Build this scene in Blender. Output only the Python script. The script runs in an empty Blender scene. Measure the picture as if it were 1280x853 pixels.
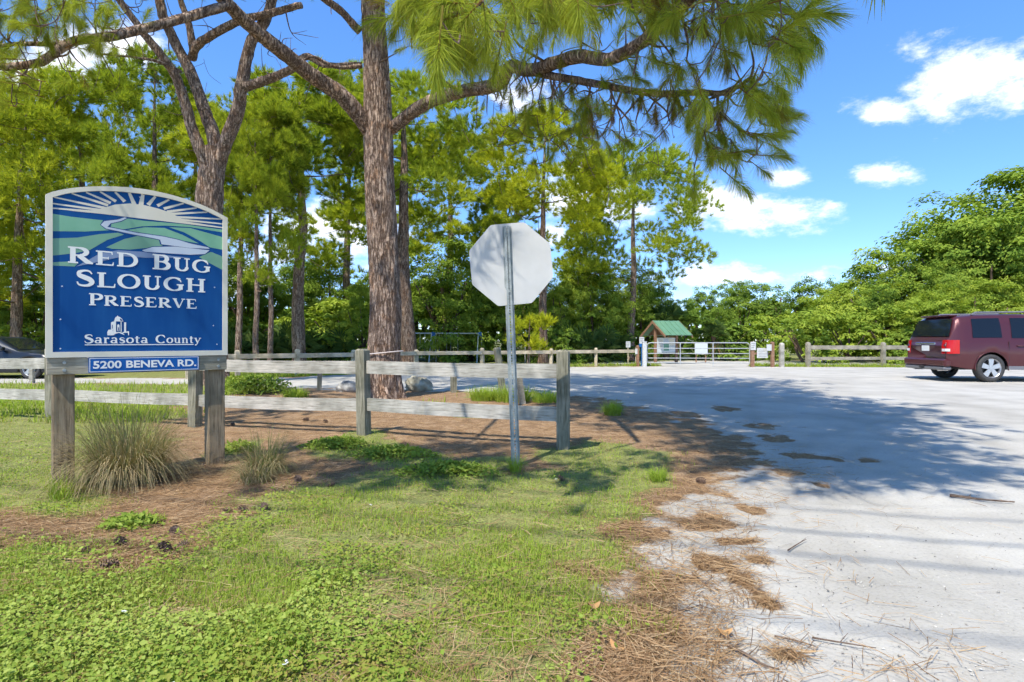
import bpy, math
import numpy as np
from mathutils import Vector, Matrix
R = math.radians
rng = np.random.default_rng(7)
scene = bpy.context.scene
col = scene.collection

# ------------------------------------------------------------------ camera
CAM_H, F = 1.15, 720.0            # eye height (m), focal length in photo pixels (1280 wide)
cd = bpy.data.cameras.new('camera')
cam = bpy.data.objects.new('camera', cd)
col.objects.link(cam)
cam.location = (0, 0, CAM_H)
cam.rotation_euler = (R(90), 0, 0)
cd.sensor_width = 36.0
cd.lens = F / 1280 * 36
cd.clip_start, cd.clip_end = 0.05, 3000
scene.camera = cam

# ------------------------------------------------------------------ sun and sky
SUN_AZ = Vector((-0.50, -0.866, 0)).normalized()      # horizontal direction towards the sun
SUN_EL = R(57)
sd = bpy.data.lights.new('sun', 'SUN')
sd.energy, sd.angle, sd.color = 2.7, R(0.55), (1.0, 0.95, 0.86)
sun = bpy.data.objects.new('sun', sd)
col.objects.link(sun)
to_sun = Vector((SUN_AZ.x * math.cos(SUN_EL), SUN_AZ.y * math.cos(SUN_EL), math.sin(SUN_EL)))
sun.rotation_euler = to_sun.to_track_quat('Z', 'Y').to_euler()
sun.location = to_sun * 60

SKY_STRENGTH = 0.15
EXPOSURE = 1.15
vs = scene.view_settings
vs.view_transform, vs.look, vs.exposure, vs.gamma = 'Standard', 'None', EXPOSURE, 1.0
vs.use_curve_mapping = False

world = bpy.data.worlds.new('World')
scene.world = world
world.use_nodes = True
wt = world.node_tree
wt.nodes.clear()


def wn(t, **kw):
    n = wt.nodes.new(t)
    for k, v in kw.items():
        setattr(n, k, v)
    return n


def wmath(op, a, b=None, clamp=False):
    n = wn('ShaderNodeMath', operation=op, use_clamp=clamp)
    for i, v in enumerate((a, b)):
        if v is None:
            continue
        if hasattr(v, 'is_linked'):
            wt.links.new(v, n.inputs[i])
        else:
            n.inputs[i].default_value = v
    return n.outputs[0]


sky = wn('ShaderNodeTexSky', sky_type='NISHITA')
sky.sun_disc = False
sky.sun_elevation = SUN_EL
sky.sun_rotation = math.atan2(SUN_AZ.x, SUN_AZ.y)
sky.altitude, sky.air_density, sky.dust_density, sky.ozone_density = 0, 0.7, 0.0, 6.0
tc = wn('ShaderNodeTexCoord')
sep = wn('ShaderNodeSeparateXYZ')
wt.links.new(tc.outputs['Generated'], sep.inputs[0])
dx, dy, dz = sep.outputs
# breakup noise (on the direction itself)
nz = wn('ShaderNodeTexNoise')
nz.inputs['Scale'].default_value = 11.0
nz.inputs['Detail'].default_value = 9.0
nz.inputs['Roughness'].default_value = 0.66
mp = wn('ShaderNodeMapping')
mp.inputs['Scale'].default_value = (1, 1, 2.0)
mp.inputs['Location'].default_value = (5.2, 4.4, 1.7)
wt.links.new(tc.outputs['Generated'], mp.inputs[0])
wt.links.new(mp.outputs[0], nz.inputs['Vector'])
nzc = wmath('SUBTRACT', nz.outputs['Fac'], 0.5)
ydiv = wmath('MAXIMUM', dy, 0.05)
su, sv = wmath('DIVIDE', dx, ydiv), wmath('DIVIDE', dz, ydiv)
CLOUDS = [(1225, 98, 125, 62, 1.1), (1100, 137, 50, 26, 1), (985, 221, 36, 20, 1), (1095, 216, 52, 20, .95),
          (980, 273, 85, 27, .95), (905, 255, 70, 28, .8), (70, 85, 150, 52, 1), (165, 62, 60, 36, .9),
          (655, 120, 80, 36, .9), (920, 346, 190, 17, .75), (1090, 334, 110, 8, .6), (430, 290, 120, 50, 1), (300, 345, 110, 60, .8), (720, 250, 110, 60, .9)]
suv = wn('ShaderNodeCombineXYZ')
wt.links.new(su, suv.inputs[0])
wt.links.new(sv, suv.inputs[1])
best = None
for cx, cy, rx, ry, st in CLOUDS:
    k = wn('ShaderNodeVectorMath', operation='MULTIPLY_ADD')
    wt.links.new(suv.outputs[0], k.inputs[0])
    k.inputs[1].default_value = (F / rx, F / ry, 0)
    k.inputs[2].default_value = (-(cx - 640) / rx, -(426.5 - cy) / ry, 0)
    ln_ = wn('ShaderNodeVectorMath', operation='LENGTH')
    wt.links.new(k.outputs[0], ln_.inputs[0])
    m_ = wn('ShaderNodeMath', operation='MULTIPLY_ADD')
    wt.links.new(ln_.outputs['Value'], m_.inputs[0])
    m_.inputs[1].default_value, m_.inputs[2].default_value = -st, st
    best = m_.outputs[0] if best is None else wmath('MAXIMUM', best, m_.outputs[0])
front = wmath('GREATER_THAN', dy, 0.12)
# the rest of the sky: unseen clouds of the same kind, cover raised to add neutral fill
n2 = wn('ShaderNodeTexNoise')
n2.inputs['Scale'].default_value = 3.2
n2.inputs['Detail'].default_value = 4
wt.links.new(mp.outputs[0], n2.inputs['Vector'])
rest = wmath('MULTIPLY', wmath('SUBTRACT', n2.outputs['Fac'], 0.55), 3.2)
body = wmath('ADD', wmath('MULTIPLY', best, front), wmath('MULTIPLY', rest, wmath('SUBTRACT', 1.0, front)))
dens = wmath('ADD', body, wmath('MULTIPLY', nzc, 3.0))
ramp = wn('ShaderNodeMapRange', interpolation_type='SMOOTHSTEP')
ramp.inputs[1].default_value, ramp.inputs[2].default_value = 0.05, 0.95
ramp.inputs[3].default_value, ramp.inputs[4].default_value = 0.0, 1.0
wt.links.new(dens, ramp.inputs[0])
above = wmath('GREATER_THAN', dz, -0.02)
cfac = wmath('MULTIPLY', wmath('MULTIPLY', ramp.outputs[0], 0.93), above)
ccol = wn('ShaderNodeMapRange')
ccol.data_type = 'FLOAT'
ccol.inputs[1].default_value, ccol.inputs[2].default_value = 0.2, 1.3
ccol.inputs[3].default_value, ccol.inputs[4].default_value = 4.6, 5.9
wt.links.new(dens, ccol.inputs[0])
cmul = wn('ShaderNodeVectorMath', operation='SCALE')
cmul.inputs[0].default_value = (0.97, 0.985, 1.0)
wt.links.new(ccol.outputs[0], cmul.inputs['Scale'])
mix = wn('ShaderNodeMix', data_type='RGBA')
wt.links.new(cfac, mix.inputs['Factor'])
hs = wn('ShaderNodeHueSaturation')
hs.inputs['Saturation'].default_value = 1.4
hs.inputs['Hue'].default_value = 0.51
hs.inputs['Value'].default_value = 1.62
gm = wn('ShaderNodeGamma')
gm.inputs['Gamma'].default_value = 0.65
wt.links.new(sky.outputs[0], gm.inputs['Color'])
wt.links.new(gm.outputs[0], hs.inputs['Color'])
wt.links.new(hs.outputs[0], mix.inputs[6])
world.cycles.sampling_method = 'MANUAL'
world.cycles.sample_map_resolution = 512
wt.links.new(cmul.outputs[0], mix.inputs[7])
bg = wn('ShaderNodeBackground')
bg.inputs['Strength'].default_value = SKY_STRENGTH
wt.links.new(mix.outputs[2], bg.inputs['Color'])
wo = wn('ShaderNodeOutputWorld')
wt.links.new(bg.outputs[0], wo.inputs[0])

scene.render.engine = 'CYCLES'
scene.cycles.use_denoising = True
scene.cycles.use_light_tree = False
scene.cycles.use_adaptive_sampling = True
scene.cycles.adaptive_threshold = 0.03
scene.cycles.max_bounces = 4
scene.cycles.diffuse_bounces = 2
scene.cycles.transmission_bounces = 3
scene.cycles.transparent_max_bounces = 4


# ------------------------------------------------------------------ helpers
def at(x, y, Z):
    """the point at depth Z whose picture position is (x, y) in the 1280x853 photo"""
    return np.array([(x - 640) / F * Z, Z, CAM_H + (426.5 - y) / F * Z])


def gp(x, y):
    Z = F * CAM_H / (y - 426.5)
    return np.array([(x - 640) / F * Z, Z])


def srgb(r, g, b):
    f = lambda c: c / 12.92 if c <= 0.04045 else ((c + 0.055) / 1.055) ** 2.4
    return (f(r / 255), f(g / 255), f(b / 255))


def hash2(ix, iy, s):
    h = (ix.astype(np.int64) * 374761393 + iy.astype(np.int64) * 668265263 + s * 1442695041) & 0x7fffffff
    h = ((h ^ (h >> 13)) * 1274126177) & 0x7fffffff
    return ((h ^ (h >> 16)) & 0xffff) / 65535.0


def vnoise(x, y, s=0):
    x, y = np.asarray(x, float), np.asarray(y, float)
    ix, iy = np.floor(x), np.floor(y)
    fx, fy = x - ix, y - iy
    fx, fy = fx * fx * (3 - 2 * fx), fy * fy * (3 - 2 * fy)
    a, b = hash2(ix, iy, s), hash2(ix + 1, iy, s)
    c, d = hash2(ix, iy + 1, s), hash2(ix + 1, iy + 1, s)
    return (a * (1 - fx) + b * fx) * (1 - fy) + (c * (1 - fx) + d * fx) * fy


def fbm(x, y, o=4, s=0):
    t, a, n = 0, 0.5, 0
    for i in range(o):
        t = t + a * vnoise(np.asarray(x) * 2 ** i, np.asarray(y) * 2 ** i, s + i * 17)
        n += a
        a *= 0.5
    return t / n


class MB:
    def __init__(self):
        self.V, self.F, self.T, self.n = [], [], [], 0

    def add(self, V, F_, t=0.5):
        V = np.asarray(V, float).reshape(-1, 3)
        if not isinstance(F_, (list, tuple)) or (len(F_) and np.isscalar(F_[0])):
            F_ = [F_]
        groups = {}
        for f in F_:
            f = np.asarray(f)
            if f.ndim == 1:
                f = f[None]
            groups.setdefault(f.shape[1], []).append(f)
        nf = 0
        for k, fs in groups.items():
            fs = np.concatenate(fs)
            self.F.append(fs + self.n)
            tt = np.asarray(t, float)
            self.T.append(np.full(len(fs), float(tt)) if tt.ndim == 0 else tt[nf:nf + len(fs)])
            nf += len(fs)
        self.V.append(V)
        self.n += len(V)
        return self

    def mesh(self, name, mat=None, origin=None, smooth=False):
        V = np.concatenate(self.V) if self.V else np.zeros((0, 3))
        if origin is not None:
            V = V - np.asarray(origin, float)
        me = bpy.data.meshes.new(name)
        me.vertices.add(len(V))
        me.vertices.foreach_set('co', V.astype(np.float32).ravel())
        li = np.concatenate([f.ravel() for f in self.F])
        tot = np.concatenate([np.full(len(f), f.shape[1]) for f in self.F])
        st = np.concatenate([[0], np.cumsum(tot)[:-1]])
        me.loops.add(len(li))
        me.loops.foreach_set('vertex_index', li.astype(np.int32))
        me.polygons.add(len(tot))
        me.polygons.foreach_set('loop_start', st.astype(np.int32))
        me.polygons.foreach_set('loop_total', tot.astype(np.int32))
        me.polygons.foreach_set('use_smooth', np.full(len(tot), smooth))
        at_ = me.attributes.new('tint', 'FLOAT', 'FACE')
        at_.data.foreach_set('value', np.concatenate(self.T).astype(np.float32))
        me.update(calc_edges=True)
        if mat:
            me.materials.append(mat)
        return me

    def build(self, name, mat, parent=None, origin=None, smooth=False):
        return place(name, self.mesh(name, mat, origin, smooth), parent)


def place(name, me, parent=None, loc=None, rot=None, scale=None):
    o = bpy.data.objects.new(name, me)
    col.objects.link(o)
    if parent is not None:
        o.parent = parent
    if loc is not None:
        o.location = loc
    if rot is not None:
        o.rotation_euler = rot
    if scale is not None:
        o.scale = scale
    return o


def tag(o, label, cat, group=None, kind=None):
    o['label'] = label
    o['category'] = cat
    if group:
        o['group'] = group
    if kind:
        o['kind'] = kind
    return o


def thing(name, label, cat, loc=(0, 0, 0), rz=0.0, group=None):
    o = bpy.data.objects.new(name, None)
    col.objects.link(o)
    o.location = loc
    o.rotation_euler = (0, 0, rz)
    o.empty_display_size = 0.2
    return tag(o, label, cat, group)


def copy_tree(root, loc, rz=0.0, scale=None, label=None, group=None):
    def rec(o, parent):
        c = o.copy()
        col.objects.link(c)
        if parent is not None:
            c.parent = parent
        for ch in o.children:
            rec(ch, c)
        return c
    r = rec(root, None)
    r.location = loc
    r.rotation_euler = (0, 0, rz)
    if scale is not None:
        r.scale = scale
    if label:
        r['label'] = label
    if group:
        r['group'] = group
    return r


BOXF = np.array([(0, 3, 2, 1), (4, 5, 6, 7), (0, 1, 5, 4), (1, 2, 6, 5), (2, 3, 7, 6), (3, 0, 4, 7)])


def box(mb, x0, x1, y0, y1, z0, z1, t=0.5, M=None):
    V = np.array([(x0, y0, z0), (x1, y0, z0), (x1, y1, z0), (x0, y1, z0),
                  (x0, y0, z1), (x1, y0, z1), (x1, y1, z1), (x0, y1, z1)], float)
    if M is not None:
        V = V @ np.asarray(M)[:3, :3].T + np.asarray(M)[:3, 3]
    mb.add(V, BOXF, t)
    return mb


def bbox(mb, x0, x1, y0, y1, z0, z1, b=0.006, t=0.5):
    """box with chamfered edges"""
    c = [(x0, x1), (y0, y1), (z0, z1)]
    V, idx = [], {}
    for sx in (0, 1):
        for sy in (0, 1):
            for sz in (0, 1):
                for ax in range(3):
                    p = [c[0][sx], c[1][sy], c[2][sz]]
                    for k, s in enumerate((sx, sy, sz)):
                        if k != ax:
                            p[k] += -b if s else b
                    idx[(sx, sy, sz, ax)] = len(V)
                    V.append(p)
    Fq, Ft = [], []
    for ax in range(3):
        u, w = [(1, 2), (2, 0), (0, 1)][ax]
        for s in (0, 1):
            q = []
            for a, b_ in ((0, 0), (1, 0), (1, 1), (0, 1)):
                k = [0, 0, 0]
                k[ax], k[u], k[w] = s, a, b_
                q.append(idx[(*k, ax)])
            Fq.append(q if s else q[::-1])
    for ax in range(3):
        u, w = [(1, 2), (2, 0), (0, 1)][ax]
        for a in (0, 1):
            for b_ in (0, 1):
                k0, k1 = [0, 0, 0], [0, 0, 0]
                k0[u], k0[w] = a, b_
                k1[u], k1[w] = a, b_
                k1[ax] = 1
                q = [idx[(*k0, u)], idx[(*k1, u)], idx[(*k1, w)], idx[(*k0, w)]]
                Fq.append(q if (a ^ b_) else q[::-1])
    for sx in (0, 1):
        for sy in (0, 1):
            for sz in (0, 1):
                tr = [idx[(sx, sy, sz, k)] for k in range(3)]
                Ft.append(tr if (sx + sy + sz) % 2 else tr[::-1])
    mb.add(np.array(V), [np.array(Fq), np.array(Ft)], t)
    return mb


def catmull(P, n=5):
    P = np.asarray(P, float)
    if len(P) < 3:
        t = np.linspace(0, 1, n + 1)[:, None]
        return P[0] * (1 - t) + P[-1] * t
    Q = np.vstack([2 * P[0] - P[1], P, 2 * P[-1] - P[-2]])
    out = []
    for i in range(1, len(Q) - 2):
        p0, p1, p2, p3 = Q[i - 1:i + 3]
        for t in np.linspace(0, 1, n, endpoint=False):
            out.append(0.5 * (2 * p1 + (p2 - p0) * t + (2 * p0 - 5 * p1 + 4 * p2 - p3) * t * t + (3 * p1 - p0 - 3 * p2 + p3) * t ** 3))
    out.append(P[-1])
    return np.array(out)


def tube(mb, P, rad, seg=8, t=0.5, rough=0.0, cap=True, seed=0):
    P = np.asarray(P, float)
    n = len(P)
    rad = np.broadcast_to(np.asarray(rad, float), (n,))
    T = np.gradient(P, axis=0)
    T /= np.linalg.norm(T, axis=1)[:, None] + 1e-9
    ref = np.array([1.0, 0, 0]) if abs(T[0][0]) < 0.8 else np.array([0, 1.0, 0])
    A = np.zeros((n, 3))
    a = ref - T[0] * (ref @ T[0])
    for i in range(n):
        a = a - T[i] * (a @ T[i])
        a /= np.linalg.norm(a) + 1e-9
        A[i] = a
    B = np.cross(T, A)
    ang = np.arange(seg) * 2 * math.pi / seg
    r = np.repeat(rad[:, None], seg, 1)
    if rough:
        L = np.concatenate([[0], np.cumsum(np.linalg.norm(np.diff(P, axis=0), axis=1))])
        r = r * (1 + rough * (rng.random((n, seg)) - 0.5))
    V = P[:, None] + r[..., None] * (np.cos(ang)[None, :, None] * A[:, None] + np.sin(ang)[None, :, None] * B[:, None])
    i = np.arange(n - 1)[:, None] * seg
    j = np.arange(seg)[None]
    k = (j + 1) % seg
    Fq = np.stack([i + j, i + k, i + seg + k, i + seg + j], -1).reshape(-1, 4)
    Fs = [Fq]
    if cap:
        Fs += [np.arange(seg)[::-1], (n - 1) * seg + np.arange(seg)]
    V = V.reshape(-1, 3)
    for f in Fs:
        pass
    mb.add(V, Fq, t)
    if cap:
        base = mb.n - len(V)
        mb.F.append((np.arange(seg)[::-1] + base)[None])
        mb.F.append(((n - 1) * seg + np.arange(seg) + base)[None])
        mb.T += [np.array([0.5]), np.array([0.5])]
    return mb


def lathe(mb, prof, seg=24, M=None, t=0.5):
    """profile of (radius, height) turned about z"""
    prof = np.asarray(prof, float)
    n = len(prof)
    ang = np.arange(seg) * 2 * math.pi / seg
    V = np.stack([prof[:, 0, None] * np.cos(ang), prof[:, 0, None] * np.sin(ang), np.repeat(prof[:, 1, None], seg, 1)], -1).reshape(-1, 3)
    if M is not None:
        V = V @ np.asarray(M)[:3, :3].T + np.asarray(M)[:3, 3]
    i = np.arange(n - 1)[:, None] * seg
    j = np.arange(seg)[None]
    k = (j + 1) % seg
    mb.add(V, np.stack([i + j, i + k, i + seg + k, i + seg + j], -1).reshape(-1, 4), t)
    return mb


def prism(mb, poly, z0, z1, M=None, t=0.5):
    """polygon (x, y) extruded from z0 to z1"""
    poly = np.asarray(poly, float)
    n = len(poly)
    V = np.vstack([np.c_[poly, np.full(n, z0)], np.c_[poly, np.full(n, z1)]])
    if M is not None:
        V = V @ np.asarray(M)[:3, :3].T + np.asarray(M)[:3, 3]
    i = np.arange(n)
    j = (i + 1) % n
    mb.add(V, np.stack([i, j, j + n, i + n], -1), t)
    b = mb.n - 2 * n
    mb.F += [(np.arange(n)[::-1] + b)[None], (np.arange(n) + n + b)[None]]
    mb.T += [np.array([t]), np.array([t])]
    return mb


def basis(D, up=(0, 0, 1.0)):
    """rotation matrices whose z axis is D and whose x axis leans upwards"""
    D = np.atleast_2d(D).astype(float)
    D = D / (np.linalg.norm(D, axis=1)[:, None] + 1e-9)
    U = np.broadcast_to(np.asarray(up, float), D.shape) + 1e-3 * np.array([1, 0.3, 0])
    X = U - D * np.sum(U * D, 1)[:, None]
    X /= np.linalg.norm(X, axis=1)[:, None] + 1e-9
    Y = np.cross(D, X)
    return np.stack([X, Y, D], -1)


def rand_dirs(n, r=None):
    v = (r or rng).normal(size=(n, 3))
    return v / np.linalg.norm(v, axis=1)[:, None]


# ------------------------------------------------------------------ materials
def material(name, build):
    m = bpy.data.materials.new(name)
    m.use_nodes = True
    nt = m.node_tree
    b = nt.nodes['Principled BSDF']
    build(nt, b)
    return m


def N(nt, t, **kw):
    n = nt.nodes.new(t)
    for k, v in kw.items():
        setattr(n, k, v)
    return n


def ramp_node(nt, src, stops):
    r = N(nt, 'ShaderNodeValToRGB')
    e = r.color_ramp.elements
    while len(e) < len(stops):
        e.new(0.5)
    for el, (p, c) in zip(e, stops):
        el.position = p
        el.color = (*c, 1)
    nt.links.new(src, r.inputs[0])
    return r.outputs[0]


def noise_node(nt, scale, detail=4, stretch=(1, 1, 1), rough=0.55, coord='Object'):
    t = N(nt, 'ShaderNodeTexCoord')
    m = N(nt, 'ShaderNodeMapping')
    m.inputs['Scale'].default_value = stretch
    nt.links.new(t.outputs[coord], m.inputs[0])
    n = N(nt, 'ShaderNodeTexNoise')
    n.inputs['Scale'].default_value = scale
    n.inputs['Detail'].default_value = detail
    n.inputs['Roughness'].default_value = rough
    nt.links.new(m.outputs[0], n.inputs['Vector'])
    return n.outputs['Fac']


def bump_node(nt, b, src, strength=0.4, dist=0.02):
    k = N(nt, 'ShaderNodeBump')
    k.inputs['Strength'].default_value = strength
    k.inputs['Distance'].default_value = dist
    nt.links.new(src, k.inputs['Height'])
    nt.links.new(k.outputs[0], b.inputs['Normal'])


def plain(name, c, rough=0.6, metal=0.0, c2=None, scale=6.0, bump=0.0, stretch=(1, 1, 1), spec=0.5, detail=5, lo=.35, hi=.68):
    def f(nt, b):
        b.inputs['Roughness'].default_value = rough
        b.inputs['Metallic'].default_value = metal
        b.inputs['Specular IOR Level'].default_value = spec
        b.inputs['Base Color'].default_value = (*c, 1)
        if c2 or bump:
            n = noise_node(nt, scale, detail, stretch)
            if c2:
                nt.links.new(ramp_node(nt, n, [(lo, c), (hi, c2)]), b.inputs['Base Color'])
            if bump:
                bump_node(nt, b, n, bump)
    return material(name, f)


def leaf_mat(name, stops, trans=0.35, rough=0.55, spec=0.3, obj_var=0.25):
    """leaf colour runs over the face attribute 'tint'; light also comes through the leaf"""
    def f(nt, b):
        a = N(nt, 'ShaderNodeAttribute', attribute_name='tint')
        oi = N(nt, 'ShaderNodeObjectInfo')
        m1 = N(nt, 'ShaderNodeMath', operation='MULTIPLY_ADD')
        nt.links.new(oi.outputs['Random'], m1.inputs[0])
        m1.inputs[1].default_value = obj_var
        m1.inputs[2].default_value = -obj_var / 2
        m2 = N(nt, 'ShaderNodeMath', operation='ADD', use_clamp=True)
        nt.links.new(a.outputs['Fac'], m2.inputs[0])
        nt.links.new(m1.outputs[0], m2.inputs[1])
        c = ramp_node(nt, m2.outputs[0], stops)
        nt.nodes.remove(b)
        b = N(nt, 'ShaderNodeBsdfDiffuse')
        nt.links.new(c, b.inputs['Color'])
        tr = N(nt, 'ShaderNodeBsdfTranslucent')
        g = N(nt, 'ShaderNodeMix', data_type='RGBA', blend_type='MULTIPLY')
        g.inputs['Factor'].default_value = 1.0
        nt.links.new(c, g.inputs[6])
        g.inputs[7].default_value = (1.25, 1.25, 0.55, 1)
        nt.links.new(g.outputs[2], tr.inputs[0])
        mx = N(nt, 'ShaderNodeMixShader')
        mx.inputs[0].default_value = trans
        nt.links.new(b.outputs[0], mx.inputs[1])
        nt.links.new(tr.outputs[0], mx.inputs[2])
        nt.links.new(mx.outputs[0], nt.nodes['Material Output'].inputs[0])
    return material(name, f)


def wood_mat(name, stretch, dark, mid, light, scale=9.0, moss=0.0):
    def f(nt, b):
        n = noise_node(nt, scale, 8, stretch, 0.65)
        c = ramp_node(nt, n, [(0.30, dark), (0.46, mid), (0.66, light)])
        n2 = noise_node(nt, 2.3, 4)
        st = ramp_node(nt, n2, [(0.35, (0.55, 0.56, 0.52)), (0.62, (1.08, 1.06, 1.02))])
        m = N(nt, 'ShaderNodeMix', data_type='RGBA', blend_type='MULTIPLY')
        m.inputs['Factor'].default_value = 1.0
        nt.links.new(c, m.inputs[6])
        nt.links.new(st, m.inputs[7])
        nt.links.new(m.outputs[2], b.inputs['Base Color'])
        b.inputs['Roughness'].default_value = 0.85
        b.inputs['Specular IOR Level'].default_value = 0.25
        bump_node(nt, b, n, 0.5, 0.006)
    return material(name, f)


def bark_mat(name, fiss, plate, light, scale=1.0):
    """long ragged furrows between flaky plates"""
    def f(nt, b):
        n1 = noise_node(nt, 1.0, 7, (17 * scale, 17 * scale, 2.6 * scale), 0.6)
        n2 = noise_node(nt, 1.0, 5, (9 * scale, 9 * scale, 6.5 * scale), 0.6)
        n3 = noise_node(nt, 1.0, 6, (30 * scale, 30 * scale, 22 * scale), 0.65)

        def ridge(src, gain):
            a_ = N(nt, 'ShaderNodeMath', operation='SUBTRACT')
            nt.links.new(src, a_.inputs[0])
            a_.inputs[1].default_value = 0.5
            c_ = N(nt, 'ShaderNodeMath', operation='ABSOLUTE')
            nt.links.new(a_.outputs[0], c_.inputs[0])
            m_ = N(nt, 'ShaderNodeMath', operation='MULTIPLY', use_clamp=True)
            nt.links.new(c_.outputs[0], m_.inputs[0])
            m_.inputs[1].default_value = gain
            return m_.outputs[0]
        r1, r2 = ridge(n1, 13.0), ridge(n2, 18.0)
        mn = N(nt, 'ShaderNodeMath', operation='MULTIPLY')
        nt.links.new(r1, mn.inputs[0])
        k_ = N(nt, 'ShaderNodeMath', operation='MULTIPLY_ADD')
        nt.links.new(r2, k_.inputs[0])
        k_.inputs[1].default_value, k_.inputs[2].default_value = 0.45, 0.55
        nt.links.new(k_.outputs[0], mn.inputs[1])
        n4 = noise_node(nt, 1.0, 3, (7 * scale, 7 * scale, 4 * scale), 0.55)
        n5 = noise_node(nt, 0.9, 2)
        pc0 = ramp_node(nt, n3, [(0.32, plate), (0.68, light)])
        fl = N(nt, 'ShaderNodeMix', data_type='RGBA')
        fl.inputs[7].default_value = (plate[0] * 1.18, plate[1] * 1.0, plate[2] * .82, 1)
        nt.links.new(ramp_node(nt, n4, [(0.55, (0, 0, 0)), (0.62, (.75, .75, .75))]), fl.inputs['Factor'])
        nt.links.new(pc0, fl.inputs[6])
        tn = N(nt, 'ShaderNodeMix', data_type='RGBA', blend_type='MULTIPLY')
        tn.inputs['Factor'].default_value = 1.0
        nt.links.new(fl.outputs[2], tn.inputs[6])
        nt.links.new(ramp_node(nt, n5, [(0.3, (0.72, 0.72, 0.74)), (0.65, (1.12, 1.08, 1.03))]), tn.inputs[7])
        pc = tn.outputs[2]
        mx = N(nt, 'ShaderNodeMix', data_type='RGBA')
        nt.links.new(mn.outputs[0], mx.inputs['Factor'])
        mx.inputs[6].default_value = (*fiss, 1)
        nt.links.new(pc, mx.inputs[7])
        nt.links.new(mx.outputs[2], b.inputs['Base Color'])
        b.inputs['Roughness'].default_value = 0.9
        b.inputs['Specular IOR Level'].default_value = 0.15
        h = N(nt, 'ShaderNodeMath', operation='MULTIPLY_ADD')
        nt.links.new(n3, h.inputs[0])
        h.inputs[1].default_value = 0.4
        nt.links.new(mn.outputs[0], h.inputs[2])
        bump_node(nt, b, h.outputs[0], 0.9, 0.03)
    return material(name, f)


MAT = {}
MAT['bark'] = bark_mat('pine_bark', (0.11, 0.068, 0.048), (0.38, 0.27, 0.20), (0.62, 0.485, 0.385))
MAT['bark_pale'] = bark_mat('pale_pine_bark', (0.07, 0.04, 0.028), (0.26, 0.18, 0.13), (0.44, 0.35, 0.28), 0.9)
MAT['twig'] = plain('twig_bark', (0.10, 0.065, 0.045), 0.9, c2=(0.24, 0.175, 0.13), scale=30, spec=.1)
MAT['needles'] = leaf_mat('pine_needles', [(0.0, (0.26, 0.145, 0.05)), (0.12, (0.27, 0.23, 0.05)), (0.45, (0.28, 0.35, 0.045)), (1.0, (0.50, 0.52, 0.07))], 0.42, 0.45, 0.4, 0.3)
MAT['far_needles'] = leaf_mat('far_pine_needles', [(0.0, (0.13, 0.19, 0.032)), (0.5, (0.32, 0.40, 0.044)), (1.0, (0.55, 0.57, 0.06))], 0.47, 0.5, 0.3, 0.35)
MAT['yellow_needles'] = leaf_mat('yellow_green_needles', [(0.0, (0.18, 0.22, 0.03)), (0.5, (0.42, 0.46, 0.035)), (1.0, (0.64, 0.64, 0.045))], 0.40, 0.5, 0.3, 0.1)
MAT['leaves'] = leaf_mat('broad_leaves', [(0.0, (0.085, 0.15, 0.03)), (0.5, (0.215, 0.315, 0.05)), (1.0, (0.38, 0.46, 0.07))], 0.35, 0.45, 0.4, 0.4)
MAT['vine'] = leaf_mat('vine_leaves', [(0.0, (0.10, 0.175, 0.03)), (0.5, (0.265, 0.365, 0.052)), (1.0, (0.45, 0.51, 0.075))], 0.35, 0.45, 0.4, 0.35)
MAT['palm'] = leaf_mat('palm_fronds', [(0.0, (0.30, 0.21, 0.09)), (0.12, (0.07, 0.12, 0.03)), (0.6, (0.09, 0.15, 0.04)), (1.0, (0.20, 0.26, 0.07))], 0.25, 0.4, 0.5, 0.2)
MAT['grass'] = leaf_mat('grass_blades', [(0.0, (0.40, 0.31, 0.14)), (0.18, (0.36, 0.36, 0.09)), (0.5, (0.30, 0.405, 0.055)), (1.0, (0.42, 0.53, 0.085))], 0.35, 0.5, 0.3, 0.0)
MAT['weeds'] = leaf_mat('weed_leaves', [(0.0, (0.34, 0.29, 0.08)), (0.2, (0.34, 0.37, 0.07)), (0.6, (0.23, 0.33, 0.05)), (1.0, (0.40, 0.47, 0.11))], 0.30, 0.45, 0.4, 0.0)
MAT['straw'] = leaf_mat('pine_straw', [(0.0, (0.16, 0.09, 0.045)), (0.5, (0.38, 0.235, 0.12)), (1.0, (0.57, 0.41, 0.235))], 0.1, 0.7, 0.2, 0.0)
MAT['bunch'] = leaf_mat('bunch_grass_blades', [(0.0, (0.40, 0.31, 0.17)), (0.35, (0.32, 0.27, 0.13)), (0.55, (0.15, 0.18, 0.06)), (1.0, (0.20, 0.25, 0.08))], 0.2, 0.6, 0.25, 0.1)
MAT['flower'] = plain('white_petals', (0.78, 0.78, 0.74), 0.7)
MAT['post'] = wood_mat('weathered_post_wood', (6, 6, 0.5), (0.13, 0.095, 0.06), (0.30, 0.225, 0.145), (0.42, 0.33, 0.22))
MAT['fence_post'] = wood_mat('grey_green_post_wood', (6, 6, 0.5), (0.11, 0.105, 0.075), (0.26, 0.245, 0.18), (0.42, 0.39, 0.31))
MAT['rail'] = wood_mat('bleached_rail_wood', (0.5, 6, 6), (0.20, 0.18, 0.15), (0.46, 0.43, 0.375), (0.62, 0.59, 0.525))
MAT['beam'] = wood_mat('grey_beam_wood', (0.6, 7, 7), (0.20, 0.175, 0.13), (0.36, 0.325, 0.25), (0.48, 0.44, 0.35))
MAT['tan_wood'] = wood_mat('tan_rail_wood', (0.6, 5, 5), (0.40, 0.31, 0.20), (0.60, 0.50, 0.35), (0.72, 0.63, 0.47))
MAT['blue'] = plain('sign_blue', (0.002, 0.062, 0.235), 0.6, c2=(0.008, 0.085, 0.27), scale=1.0, detail=9, stretch=(9, 9, 1.2), spec=.15)
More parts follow.
